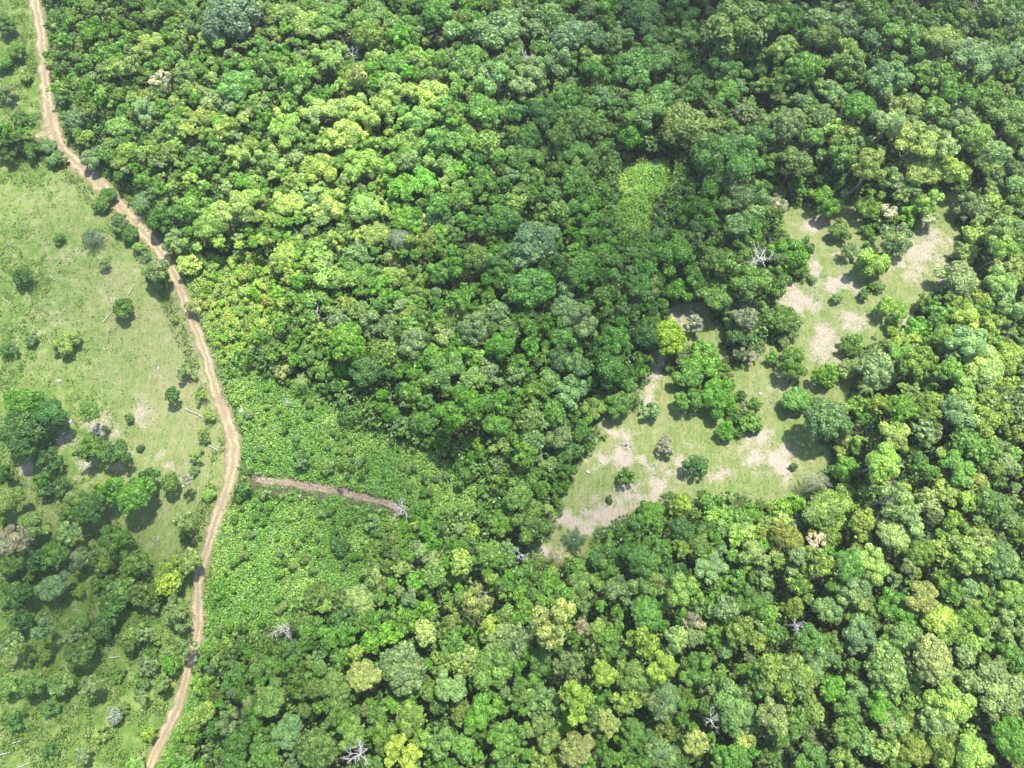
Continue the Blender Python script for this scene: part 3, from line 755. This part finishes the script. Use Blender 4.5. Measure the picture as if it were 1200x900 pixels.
ind, rest = rows[:NTREE], rows[NTREE:]
labs = relative_labels([(t[0], t[1], ('large ' if t[2] > 48 else 'small ' if t[2] < 32 else '') + WORD[t[3]] + ' ' + FORMW[t[4]] + ' crown') for t in ind])
for k, t in enumerate(ind):
    qx, qy, dpx, c, form = t
    Rr, H = dims(qx, qy, dpx, form)
    if c in 'yf' or any(math.hypot(qx - lx, qy - ly) < 7 for lx, ly in FIXED): H += 3.0 * (not in_savanna(qx, qy))
    zc = H - .72 * Rr * .9
    bx, by, bz = (float(v) for v in at(qx, qy, zc))
    root = bpy.data.objects.new('broadleaf_tree', None); COL.objects.link(root)
    root.location = (bx, by, bz); root.rotation_euler = (0, 0, random.uniform(0, 6.283)); root.empty_display_size = .5
    lab = labs[k]
    star = False
    for (lx, ly), s in FIXED.items():
        if math.hypot(qx - lx, qy - ly) < 7: lab = s; star = True
    tag(root, lab, 'tree', 'broadleaf trees of the forest and pasture')
    cr = link('crown', CROWN_HI[form][random.randrange(FORMS[form])], None, root)
    cr.location = (0, 0, zc); cr.scale = (Rr, Rr, Rr * random.uniform(.82, 1.1) * (.8 if Rr > 5 else 1))
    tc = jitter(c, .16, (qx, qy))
    if lab == FIXED[(921, 630)]: tc = np.array((.165, .190, .032))
    if lab == FIXED[(968, 493)]: tc = np.array((.112, .200, .060))
    if lab == FIXED[(780, 395)]: tc = np.array((.185, .285, .022))
    if lab == FIXED[(272, 22)]: tc = np.array((.120, .190, .095))
    cr.color = (*tc, 1)
    tr = link('trunk', TRUNKS[random.randrange(5)], None, root)
    tk = max(.55, min(1.1, Rr / 4.5))
    th = zc + .35 * Rr
    tr.scale = (th * .55 * tk if H > 6 else th * .8, th * .55 * tk if H > 6 else th * .8, th)
    if form == 'F':
        b = link('branches', BRANCHES[random.randrange(3)], None, root)
        b.location = (0, 0, zc); b.scale = (Rr, Rr, Rr * .6)
    placed.append((bx, by, Rr * (1.5 if c in 'yf' or lab in FIXED.values() else 1.25)))
for qx, qy, dpx, _s in PALMS + DEAD:
    for up in (0, 4, 8):
        bx, by, bz = (float(v) for v in at(qx, qy, up)); placed.append((bx, by, 3.4))

# ------------------------------------------------------------------ the rest of the forest: one stuff object
mass = []        # (x, y, z centre, R, zscale, tint, form)
for t in rest:
    qx, qy, dpx, c, form = t
    Rr, H = dims(qx, qy, dpx, form)
    zc = H - .65 * Rr
    bx, by, bz = (float(v) for v in at(qx, qy, zc))
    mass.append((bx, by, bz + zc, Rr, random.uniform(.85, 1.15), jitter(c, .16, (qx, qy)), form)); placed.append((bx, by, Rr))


def mix_for(qx, qy):
    if qy < 340 and qx < 560 and not (qx > 480 and qy > 250): return 'lllllggggppbbbo'
    if qx > 900 and qy < 230: return 'pppppggggoolld'
    if qx >= 560 and qy < 230: return 'gggggddpppool'
    if qx > 900 or (qx > 1000): return 'llllppppggggo'
    if qy < 560: return 'ggggggddbbbbppl'
    return 'gggggbbbbpplldo'


def near(x, y, R, cell, gridd, f):
    i, j = int(x // cell), int(y // cell)
    for a in range(i - 2, i + 3):
        for b in range(j - 2, j + 3):
            for (u, v, r) in gridd.get((a, b), ()):
                if (x - u) ** 2 + (y - v) ** 2 < (f * (R + r)) ** 2: return True
    return False


cell = 7.0; gridd = {}
for p in placed: gridd.setdefault((int(p[0] // cell), int(p[1] // cell)), []).append(p)
cand = rng.uniform((-205, -75), (205, 245), (70000, 2))
cz = ground(cand[:, 0], cand[:, 1])
cpx, cpy = pix(cand[:, 0], cand[:, 1], cz + 5)
gpx, gpy = pix(cand[:, 0], cand[:, 1], cz)
DENSE = [(-60, 590), (60, 560), (112, 590), (150, 640), (166, 690), (204, 704), (220, 755), (200, 800), (130, 800), (60, 770), (-60, 790)]
GLADE = [[(850, 352), (905, 360), (915, 395), (925, 440), (985, 468), (962, 482), (920, 470), (888, 428), (858, 412)], [(788, 412), (825, 402), (850, 430), (862, 462), (890, 480), (888, 502), (862, 515), (835, 490), (800, 455), (780, 435)],
         [(1000, 262), (1050, 272), (1040, 300), (1020, 340), (1005, 330), (1015, 290)]]
grove = inpoly(gpx, gpy, DENSE)
for s in GLADE: grove |= inpoly(gpx, gpy, s)
bad = (inpoly(gpx, gpy, CLEAR) | inpoly(gpx, gpy, PASTURE) | inpoly(gpx, gpy, TOPLEFT)) & ~grove
for k_, s in enumerate(SCRUB):
    if k_ not in (0, 1, 3): bad |= inpoly(gpx, gpy, s)
rd = polydist(gpx, gpy, [(a, b) for a, b, _ in ROAD]); bad |= rd < 20
rd2 = polydist(gpx, gpy, [(a, b) for a, b, _ in TRACK]); bad |= rd2 < 17
cd = polydist(gpx, gpy, CLEAR + CLEAR[:1])
for s in SCRUB[:3]: cd = np.minimum(cd, polydist(gpx, gpy, s + s[:1]) + 6)
bad |= (cpx < -330) | (cpx > 1530) | (cpy < -190) | (cpy > 1130)
n0 = 0
IN_BAND = inpoly(gpx, gpy, GLADE[0])
IN4 = inpoly(gpx, gpy, SCRUB[3]); IN1 = inpoly(gpx, gpy, SCRUB[0]) | inpoly(gpx, gpy, SCRUB[1]); INSV = inpoly(gpx, gpy, DENSE)
INGL = inpoly(gpx, gpy, GLADE[0]) | inpoly(gpx, gpy, GLADE[1]) | inpoly(gpx, gpy, GLADE[2])
for k in np.nonzero(~bad)[0]:
    x, y = cand[k]; qx, qy = cpx[k], cpy[k]
    young = qx < 470 and qy < 430
    Rr = 1.0 + 1.7 * random.random() ** 1.4 if young else 1.1 + 2.5 * random.random() ** 1.5
    if qx < 0 or qx > 1200 or qy < 0 or qy > 900: Rr *= 1.25
    s4, s1, gl, sv = IN4[k], IN1[k], INGL[k], INSV[k]
    if s4: Rr = random.uniform(.6, 1.3)
    if s1:
        Rr = random.uniform(.4, 1.1)
        if random.random() > .22: continue
    if gl:
        Rr = random.uniform(.8, 1.8)
        if IN_BAND[k] and random.random() > .05: continue
    if sv:
        Rr = random.uniform(.7, 1.9)
        if random.random() > .12: continue
    if not (s1 or gl or sv or s4) and cd[k] < Rr * 4.2: continue
    if rd[k] < (9 + Rr * 5): continue
    if near(x, y, Rr, cell, gridd, .54): continue
    gridd.setdefault((int(x // cell), int(y // cell)), []).append((x, y, Rr))
    H = (6.5 if young else 9.2) + .9 * Rr + random.uniform(-2.2, 1.6)
    H = min(H, 2.5 + .16 * max(0, min(cd[k], rd[k])))
    c = random.choice(mix_for(qx, qy) if not s4 else 'llllgbblp')
    if s4 or s1: H = 1.5 + Rr * 1.1
    if gl: c = random.choice('gbdpgb'); H = Rr * 1.5
    if sv: c = random.choice('gdgplob'); H = 1.0 + Rr * 1.6
    if s1: c = random.choice('bglbgp')
    form = random.choice('PPPPIPIRIF' if not young else 'PPPIIF')
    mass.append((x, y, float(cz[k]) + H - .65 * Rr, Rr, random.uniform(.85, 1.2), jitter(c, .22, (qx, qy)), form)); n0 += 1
print('mass crowns', len(mass), 'filled', n0, 'traced', len(rows))
VV, LR, TT = [], [], []
for (x, y, zc, Rr, zs, tint, form) in mass:
    q, lr = CROWN_LO[form][random.randrange(FORMS[form])]
    a = random.uniform(0, 6.283); c, s = math.cos(a), math.sin(a)
    v = np.empty(q.shape, np.float32)
    v[:, 0] = (q[:, 0] * c - q[:, 1] * s) * Rr + x; v[:, 1] = (q[:, 0] * s + q[:, 1] * c) * Rr + y; v[:, 2] = q[:, 2] * Rr * zs + zc
    VV.append(v); LR.append(lr.astype(np.float32)); TT.append(np.tile(np.array([*tint, 1], np.float32), (len(q), 1)))
me = mesh_np('forest', np.concatenate(VV), None, 4, {'leafrand': ('FLOAT', np.concatenate(LR)), 'tint': ('FLOAT_COLOR', np.concatenate(TT))})
tag(link('forest', me, M_MASS), 'smaller crowns filling the forest between the large trees', 'forest', None, 'stuff')


# ------------------------------------------------------------------ low leafy cover: scrub thickets and forest understorey
def leafy(pts, zoff, size, tint, seed, flat=.5):
    r = np.random.default_rng(seed)
    n = len(pts)
    nrm = np.stack([r.normal(0, flat, n), r.normal(0, flat, n), np.ones(n)], 1); nrm /= np.linalg.norm(nrm, axis=1, keepdims=True)
    c = np.stack([pts[:, 0], pts[:, 1], ground(pts[:, 0], pts[:, 1]) + zoff], 1)
    return leaf_quads(c, nrm, size, r), np.repeat(r.random(n), 4), np.repeat(np.concatenate([tint, np.ones((n, 1))], 1), 4, 0)


P0 = rng.uniform((-200, -70), (200, 235), (1200000, 2))
z0 = ground(P0[:, 0], P0[:, 1])
qpx, qpy, qg, qb, ql, qd, qscr, qcl, qpast, qtop = cover(P0[:, 0], P0[:, 1], z0)
vis = (qpx > -150) & (qpx < 1350) & (qpy > -120) & (qpy < 1020)
roadd = np.minimum(polydist(qpx, qpy, [(a, b) for a, b, _ in ROAD]), polydist(qpx, qpy, [(a, b) for a, b, _ in SPUR]))
trackd = polydist(qpx, qpy, [(a, b) for a, b, _ in TRACK])
off = (roadd > 11) & (trackd > 8)
# scrub: mounded vines and ferns
S = qscr & vis & (roadd > 10) & (trackd > 3.2 + 3.0 * fbm(P0[:, 0] / 1.5, P0[:, 1] / 1.5, 63, 3) * 1.6)
p = P0[S]
p = np.concatenate([p + rng.normal(0, .25, p.shape) for _ in range(4)])
mound = fbm(p[:, 0] / 3.0, p[:, 1] / 3.0, 77, 3); patch = fbm(p[:, 0] / 9.0, p[:, 1] / 9.0, 78, 3)
zoff = .4 + 2.4 * np.clip(mound - .25, 0, 1) ** 1.2 + rng.uniform(-.5, .3, len(p))
w = sstep(.40, .62, patch)[:, None]; w2 = rng.random((len(p), 1)) * .35
ta = np.array((.092, .205, .028)); tb = np.array((.148, .255, .046)); tcx = np.array((.100, .195, .052))
tint = (ta * (1 - w) + tb * w) * (1 - w2) + tcx * w2
sp = pix(p[:, 0], p[:, 1], ground(p[:, 0], p[:, 1]))
in4 = inpoly(*sp, SCRUB[3]); in2 = inpoly(*sp, SCRUB[2])
tint[in4] *= np.array((1.5, 1.18, 1.3)); tint[in2] *= np.array((1.6, 1.4, 1.3))
zoff = zoff + in2 * (2.8 * sstep(0, 26, polydist(*sp, SCRUB[2] + SCRUB[2][:1])))       # gap thicket mounded up to catch the sun and look bright
A1 = leafy(p, zoff, rng.uniform(.11, .30, len(p)), tint, 5, .5)
tag(link('scrub_thicket', mesh_np('scrub_thicket', A1[0], None, 4, {'leafrand': ('FLOAT', A1[1]), 'tint': ('FLOAT_COLOR', A1[2])}), M_MASS), 'bright green tangle of low vines and ferns beside the track', 'thicket', None, 'stuff')
# understorey
U = (~qscr) & (~qcl) & (~qpast) & (~qtop) & vis & off
p = P0[U]; keep = rng.random(len(p)) < .5; p = p[keep]
zoff = 1.5 + 6.5 * fbm(p[:, 0] / 4.0, p[:, 1] / 4.0, 71, 3) + rng.uniform(-1, 1, len(p))
edge = polydist(*pix(p[:, 0], p[:, 1], ground(p[:, 0], p[:, 1])), CLEAR + CLEAR[:1])
edge = np.minimum(edge, roadd[U][keep] - 6)
for a, b, d, _ in PALMS + DEAD:
    edge = np.minimum(edge, np.hypot(qpx[U][keep] - a, qpy[U][keep] - b) - d * .3)
zoff = zoff * sstep(0, 34, edge) * .9 + .3
w = fbm(p[:, 0] / 6, p[:, 1] / 6, 72, 2)[:, None]
tint = np.array((.050, .115, .022)) * (1 - w) + np.array((.095, .175, .032)) * w
A2 = leafy(p, zoff, rng.uniform(.22, .55, len(p)), tint, 6, .6)
tag(link('forest_undergrowth', mesh_np('forest_undergrowth', A2[0], None, 4, {'leafrand': ('FLOAT', A2[1]), 'tint': ('FLOAT_COLOR', A2[2])}), M_MASS), 'dark leafy undergrowth in the gaps between the forest crowns', 'undergrowth', None, 'stuff')
# herbs in the rough grass (lower left, verge, top left)
herbw = np.clip(ql * np.where(qpast & (qpy < 560) & (qpx > 60), .3, .8) * (qpast | qtop) + .9 * ((roadd < 26) & (roadd > 6)), 0, 1)
hn = fbm(P0[:, 0] / 2.2, P0[:, 1] / 2.2, 91, 3)
Hh = vis & (roadd > 6.5) & (trackd > 7) & (~qscr) & (qpast | qtop | (roadd < 26)) & (rng.random(len(P0)) < herbw * sstep(.36, .54, hn) * (.25 + .65 * sstep(7, 13, roadd))) & (qb < .5)
p = P0[Hh]; p = np.concatenate([p, p + rng.normal(0, .3, p.shape)])
hn2 = fbm(p[:, 0] / 2.2, p[:, 1] / 2.2, 91, 3)
w = fbm(p[:, 0] / 5, p[:, 1] / 5, 92, 3)[:, None]
tint = np.array((.050, .108, .016)) * (1 - w) + np.array((.125, .185, .034)) * w
A3 = leafy(p, .1 + 1.8 * np.clip(hn2 - .42, 0, 1) * 2 + rng.uniform(-.15, .25, len(p)), rng.uniform(.10, .28, len(p)), tint, 7, .8)
tag(link('rough_herbs', mesh_np('rough_herbs', A3[0], None, 4, {'leafrand': ('FLOAT', A3[1]), 'tint': ('FLOAT_COLOR', A3[2])}), M_MASS), 'dark green weeds growing thick in the rough pasture', 'weeds', None, 'stuff')
# grass tufts: upright triangles in the pasture and clearings
G = vis & off & (~qscr) & (qpast | qcl | qtop) & (qb < .75)
p = P0[G]; p = p[rng.random(len(p)) < .28]
n = len(p); gz = ground(p[:, 0], p[:, 1])
th = rng.uniform(0, 6.283, n); hh = rng.uniform(.07, .24, n); ww = rng.uniform(.07, .18, n)
u = np.stack([np.cos(th), np.sin(th), np.zeros(n)], 1); base = np.stack([p[:, 0], p[:, 1], gz - .02], 1)
lean = np.stack([rng.normal(0, .34, n), rng.normal(0, .34, n), hh], 1)
V = np.stack([base - u * ww[:, None], base + u * ww[:, None], base + lean], 1).reshape(-1, 3)
w = fbm(p[:, 0] / 1.6, p[:, 1] / 6.0, 95, 3)[:, None]
tint = np.array((.070, .112, .022)) * (1 - w) + np.array((.130, .142, .050)) * w
me = mesh_np('pasture_grass', V, None, 3, {'leafrand': ('FLOAT', np.repeat(rng.random(n), 3)), 'tint': ('FLOAT_COLOR', np.repeat(np.concatenate([tint, np.ones((n, 1))], 1), 3, 0))})
tag(link('pasture_grass', me, M_MASS), 'short tufted grass of the pasture and the clearings', 'grass', None, 'stuff')

# ------------------------------------------------------------------ shrubs
labs = relative_labels([(a, b, ('spreading' if d > 24 else 'tiny' if d < 13 else 'low') + ' ' + WORD[c] + ' ' + FORMW[f] + ' bush') for a, b, d, c, f in SHRUBS])
for k, (qx, qy, dpx, c, form) in enumerate(SHRUBS):
    Rr = dpx * float(depth_of(qx, qy, 1.0)) / FPX * .53
    H = min(4.0, max(.8, 1.25 * Rr)); zc = H - .5 * Rr
    bx, by, bz = (float(v) for v in at(qx, qy, zc))
    root = bpy.data.objects.new('bush', None); COL.objects.link(root)
    root.location = (bx, by, bz); root.rotation_euler = (0, 0, random.uniform(0, 6.283)); root.empty_display_size = .5
    tag(root, labs[k], 'bush', 'bushes in the pasture and clearings')
    cr = link('foliage', CROWN_HI[form][random.randrange(FORMS[form])], None, root)
    cr.location = (0, 0, zc); cr.scale = (Rr, Rr, Rr * .85); cr.color = (*jitter(c), 1)
    st = link('stem', TRUNKS[random.randrange(5)], None, root); st.scale = (H * .7, H * .7, max(.4, zc + .2 * Rr))

# ------------------------------------------------------------------ palms
def palm_crown(seed, nf=17):
    r = np.random.default_rng(seed); quads = []
    for k in range(nf):
        th = 2 * math.pi * k / nf + r.normal(0, .12); up = r.uniform(.0, 1.1); fl = r.uniform(.72, 1.05)
        d = np.array([math.cos(th), math.sin(th), 0]); side_ = np.array([-math.sin(th), math.cos(th), 0])
        P = []
        for s in np.linspace(0, 1, 15):
            P.append(d * s * fl + np.array([0, 0, up * s * .75 - (.5 + .55 * up) * s * s]))
        P = np.array(P)
        for j in range(14):
            a, b = P[j], P[j + 1]
            w = .15 * math.sin(math.pi * min(1, (j + 1.5) / 15)) ** .7
            quads += [a + side_ * .012, a - side_ * .012, b - side_ * .010, b + side_ * .010]
            for sg in (-1, 1):
                t = d * .55 * w; e = side_ * sg * w + t + np.array([0, 0, -.25 * w])
                m = (a + b) / 2
                quads += [a, m, m + e * 1.02, a + e * .92]
    q = np.array(quads)
    me = mesh_np('palm_crown', q, None, 4, {'leafrand': ('FLOAT', np.repeat(r.random(len(q) // 4), 4))})
    me.materials.append(M_LEAF)
    return me


PALMTINT = [(.035, .072, .035), (.022, .070, .024), (.20, .21, .10), (.07, .13, .05), (.10, .15, .08), (.13, .16, .085), (.15, .22, .05), (.13, .20, .05), (.08, .15, .05)]
PALMLAB = ['dark feathery palm alone on the pasture beside the road', 'dark green palm at the bottom tip of the lower clearing', 'pale yellowish palm just below the dark palm at the clearing tip',
           'small palm poking out of the forest near the top edge', 'star shaped palm inside the yellowish forest above the centre', 'pale leaved palm at the right tip of the lower clearing',
           'small yellow green palm below the upper clearing', 'small palm at the top of the bright scrub', 'bushy palm on the forest side of the road above the overhanging trees']
for k, (qx, qy, dpx, s) in enumerate(PALMS):
    Rr = dpx * float(depth_of(qx, qy, 3.0)) / FPX * .62
    H = 3.0 if k in (0, 1, 2) else 5.0 if k == 5 else 11.0 if k in (3, 4) else 5.5
    bx, by, bz = (float(v) for v in at(qx, qy, H))
    root = bpy.data.objects.new('palm_tree', None); COL.objects.link(root); root.location = (bx, by, bz)
    tag(root, PALMLAB[k], 'palm', 'palms')
    cr = link('crown', palm_crown(300 + s, 13 + s % 3), None, root); cr.location = (0, 0, H - .1); cr.scale = (Rr, Rr, Rr); cr.color = (*PALMTINT[k], 1)
    V, Fq = tube([(0, 0, -.2), (.05, .02, H * .3), (.08, .05, H * .7), (0, 0, H)], [.26, .2, .17, .16], 8)
    m_ = mesh_np('palm_trunk', V, Fq, 4, None, True); link('trunk', m_, M_BARK, root)

# ------------------------------------------------------------------ dead trees
DEADLAB = ['bleached dead tree with many bare limbs beside the upper clearing', 'bare white snag standing in the scrub below the brown track', 'grey dead snag among crowns at the bottom edge', 'white forked dead tree at the inner end of the brown track',
           'pale dead treetop at the upper edge towards the right corner', 'small bright bare treetop in the scrub above the track', 'pale dead branches among crowns near the bottom edge, beside the huge olive crown', 'grey leafless crown at the left edge of the pasture trees',
           'whitish dead top below the lower clearing, beside the palms', 'thin dead top at the upper right corner', 'white dead limbs in the forest on the lower right ridge', 'thin bare snag beside the lime clumps in the lower forest',
           'thin pale dead limbs above the centre near the top edge', 'fallen bare branches at the top of the lower clearing', 'thin grey snag in the forest left of the small top palm', 'bare snag in the bottom right corner']
for k, (qx, qy, dpx, s) in enumerate(DEAD):
    Rr = dpx * float(depth_of(qx, qy, 6.0)) / FPX * .52
    H = 9.0 if k in (0, 2, 4, 6, 9, 10, 11, 12, 14, 15) else 12.5 if k == 8 else 6.0 if k in (7,) else 1.4 if k == 13 else 4.5
    if k in (2, 6, 10, 11, 12, 14): H = 14.0
    bx, by, bz = (float(v) for v in at(qx, qy, H - .2 * Rr))
    root = bpy.data.objects.new('dead_tree', None); COL.objects.link(root); root.location = (bx, by, bz)
    tag(root, DEADLAB[k], 'dead tree', 'bare dead trees')
    b = link('branches', branch_mesh(200 + k, 9 if dpx > 25 else 6, 1.0, M_DEAD, 'branches', 1.5 if k in (0, 1, 3) else 1.0), None, root); b.location = (0, 0, H - .3 * Rr); b.scale = (Rr, Rr, Rr * .7)
    V, Fq = tube([(0, 0, -.3), (.06, 0, H * .4), (.02, .05, H * .75), (0, 0, H - .35 * Rr)], [.3, .22, .18, .12], 7)
    link('trunk', mesh_np('dead_trunk', V, Fq, 4, None, True), M_DEAD, root)

# ------------------------------------------------------------------ fallen trunks and stones
labs = relative_labels([(a, b, ('long' if L > 15 else 'short') + ' white fallen trunk lying') for a, b, L, ang in LOGS])
for k, (qx, qy, Lp, ang) in enumerate(LOGS):
    dpt = float(depth_of(qx, qy)); L = Lp * dpt / FPX
    bx, by, bz = (float(v) for v in at(qx, qy, .3))
    r = np.random.default_rng(700 + k); a = R_(ang)
    d = np.array([math.cos(a), math.sin(a), 0.0])
    ts = np.linspace(-.5, .5, 7); wig = np.cumsum(r.normal(0, .016 * L, 7)); wig -= wig.mean()
    pts = []
    for t, w_ in zip(ts, wig):
        q = np.array([bx, by, 0]) + d * t * L + np.array([-d[1], d[0], 0]) * w_
        q[2] = float(ground(q[0], q[1])) + .30 + .25 * (t + .5); pts.append(q)
    pr = [tube(np.array(pts) - np.array([bx, by, bz]), list(np.linspace(.10, .035, 7)), 6)]
    for b_ in range(3):
        s0 = np.array(pts[3 + b_]) - np.array([bx, by, bz]); e = d * .5 + r.normal(0, .6, 3); e[2] = abs(e[2]) * .5; e = e / np.linalg.norm(e) * L * r.uniform(.15, .28)
        pr.append(tube([s0, s0 + e * .5 + [0, 0, .05], s0 + e], [.045, .03, .015], 5))
    V, Fq = join(pr)
    o = link('fallen_trunk', mesh_np('fallen_trunk', V, Fq, 4, None, True), M_DEAD); o.location = (bx, by, bz)
    tag(o, labs[k], 'fallen trunk', 'fallen trunks lying in the pasture')
labs = relative_labels([(a, b, ('larger' if s > 4.5 else 'small') + ' pale stone in the grass') for a, b, s in ROCKS])
for k, (qx, qy, s) in enumerate(ROCKS):
    r = np.random.default_rng(900 + k); Rr = s * float(depth_of(qx, qy)) / FPX * .5
    nu, nv = 10, 7; V = []
    for j in range(nv):
        ph = math.pi * j / (nv - 1)
        for i_ in range(nu):
            th = 2 * math.pi * i_ / nu
            v = np.array([math.sin(ph) * math.cos(th), math.sin(ph) * math.sin(th), math.cos(ph)])
            V.append(v * (1 + .5 * (float(fbm(v[0] * 1.7 + k * 7, v[1] * 1.7 + v[2], k, 2)) - .5)) * np.array([1.15, .8, .6]) * Rr)
    Fq = [(j * nu + i_, j * nu + (i_ + 1) % nu, (j + 1) * nu + (i_ + 1) % nu, (j + 1) * nu + i_) for j in range(nv - 1) for i_ in range(nu)]
    o = link('stone', mesh_np('stone', np.array(V), np.array(Fq), 4, None, False), M_ROCK)
    bx, by, bz = (float(v) for v in at(qx, qy, .2)); o.location = (bx, by, bz + .15 * Rr); o.rotation_euler = (0, 0, r.uniform(0, 6))
    tag(o, labs[k], 'stone', 'pale stones in the grass')

# dry brush heaped along the brown track
pr = []
T2 = np.array([(a, b) for a, b, _ in TRACK], float)
for k in range(520):
    j = random.randrange(len(T2) - 1); t = random.random()
    q = T2[j] * (1 - t) + T2[j + 1] * t + np.array([random.gauss(0, 2), random.gauss(0, 4.2)])
    bx, by, bz = (float(v) for v in at(*q)); a = random.uniform(0, 6.283); L = random.uniform(.3, 1.1)
    d = np.array([math.cos(a), math.sin(a), random.uniform(-.05, .35)])
    pr.append(tube([np.array([bx, by, bz + .12]), np.array([bx, by, bz + .16]) + d * L], [.045, .02], 4))
V, Fq = join(pr)
tag(link('dry_brush', mesh_np('dry_brush', V, Fq, 4), M_BRUSH), 'dry cut brush heaped along the brown track', 'brush', None, 'stuff')

# ------------------------------------------------------------------ thin humid air between the drone and the hillside
hm, hnt, hnd, hlk = newmat('humid_air')
ho = N(hnd, 'ShaderNodeOutputMaterial'); hv = N(hnd, 'ShaderNodeVolumePrincipled')
hv.inputs['Color'].default_value = (.93, .96, 1, 1); hv.inputs['Density'].default_value = HAZE; hv.inputs['Anisotropy'].default_value = .2
hlk.new(hv.outputs[0], ho.inputs['Volume'])
hb = np.array([(x_, y_, z_) for z_ in (-30.0, 165.0) for y_ in (-2600.0, 2600.0) for x_ in (-2600.0, 2600.0)])
tag(link('haze', mesh_np('haze', hb, np.array([(0, 2, 3, 1), (4, 5, 7, 6), (0, 1, 5, 4), (2, 6, 7, 3), (0, 4, 6, 2), (1, 3, 7, 5)]), 4), hm), None, None, None, 'stuff')

# ------------------------------------------------------------------ light, sky, camera
SUN_EL, SUN_AZ = R_(67), R_(30)          # azimuth clockwise from +Y: sun stands beyond the top right of the picture
world = bpy.data.worlds.new('World'); scene.world = world; world.use_nodes = True
wn, wl = world.node_tree.nodes, world.node_tree.links
bg = wn['Background']; sky = wn.new('ShaderNodeTexSky'); sky.sky_type = 'NISHITA'; sky.sun_disc = False
sky.sun_elevation = SUN_EL; sky.sun_rotation = SUN_AZ
wl.new(sky.outputs[0], bg.inputs['Color']); bg.inputs['Strength'].default_value = .15
# unseen broken cloud added towards the sun, spread out to darken chosen zones
SUNV = np.array([math.sin(SUN_AZ) * math.cos(SUN_EL), math.cos(SUN_AZ) * math.cos(SUN_EL), math.sin(SUN_EL)])
M_CLOUD = simple_material('cloud_white', (.8, .8, .8), (.95, 1.05), .02, 1.0)


def puff(c, R, seed):
    r = np.random.default_rng(seed); nu, nv = 14, 9; V = []
    for j in range(nv):
        ph = math.pi * j / (nv - 1)
        for i_ in range(nu):
            th = 2 * math.pi * i_ / nu
            v = np.array([math.sin(ph) * math.cos(th), math.sin(ph) * math.sin(th), math.cos(ph)])
            V.append(np.array(c) + v * R * (.75 + .6 * float(fbm(v[0] * 1.6 + seed * 3.1, v[1] * 1.6 + v[2] * 1.3, seed, 3))) * np.array([1.15, 1.0, .6]))
    Fq = [(j * nu + i_, j * nu + (i_ + 1) % nu, (j + 1) * nu + (i_ + 1) % nu, (j + 1) * nu + i_) for j in range(nv - 1) for i_ in range(nu)]
    return np.array(V), np.array(Fq)


for ci, (cx, cy, rx, ry, cover_) in enumerate([(90, 670, 150, 105, .38), (690, 300, 190, 130, .36), (930, 15, 310, 85, .44), (110, 400, 120, 130, .12), (560, 850, 330, 80, .10), (600, 620, 220, 70, .10)]):
    r = np.random.default_rng(40 + ci); prt = []
    ax, ay, az = (float(v) for v in at(cx, cy)); k_ = float(depth_of(cx, cy)) / FPX
    Rx, Ry = rx * k_, ry * k_ * 1.15
    n_ = int(cover_ * math.pi * Rx * Ry / (math.pi * 7.5 ** 2))
    for q in range(max(2, n_)):
        th = 2.39996 * q + r.normal(0, .3); d = math.sqrt((q + .5) / max(2, n_)) * .95
        g0 = np.array([ax + Rx * d * math.cos(th), ay + Ry * d * math.sin(th), az])
        prt.append(puff(g0 + SUNV * (620 + r.uniform(-25, 45)) / SUNV[2], r.uniform(5.5, 9.0), 100 * ci + q))
    V, Fq = join(prt)
    tag(link('cloud', mesh_np('cloud', V, Fq, 4, None, True), M_CLOUD), 'unseen broken white cloud added to shade the hillside', None, None, 'stuff')
sd = bpy.data.lights.new('sun', 'SUN'); sd.energy = 4.2; sd.angle = R_(2.5); sd.color = (1, .955, .88)
so = bpy.data.objects.new('sun', sd); COL.objects.link(so); so.rotation_euler = (math.pi / 2 - SUN_EL, 0, math.pi - SUN_AZ); so.location = (80, 100, 200)
cd_ = bpy.data.cameras.new('camera'); cd_.sensor_width = 36; cd_.lens = 36 * FPX / 1200; cd_.clip_end = 6000; cd_.clip_start = .5
co = bpy.data.objects.new('camera', cd_); COL.objects.link(co); co.location = (0, 0, CAMH); co.rotation_euler = (PITCH, 0, 0)
scene.camera = co
scene.render.engine = 'CYCLES'
scene.cycles.max_bounces = 6; scene.cycles.diffuse_bounces = 3; scene.cycles.transmission_bounces = 3
scene.view_settings.view_transform = 'Standard'; scene.view_settings.look = 'None'; scene.view_settings.gamma = 1
scene.view_settings.exposure = 1.86
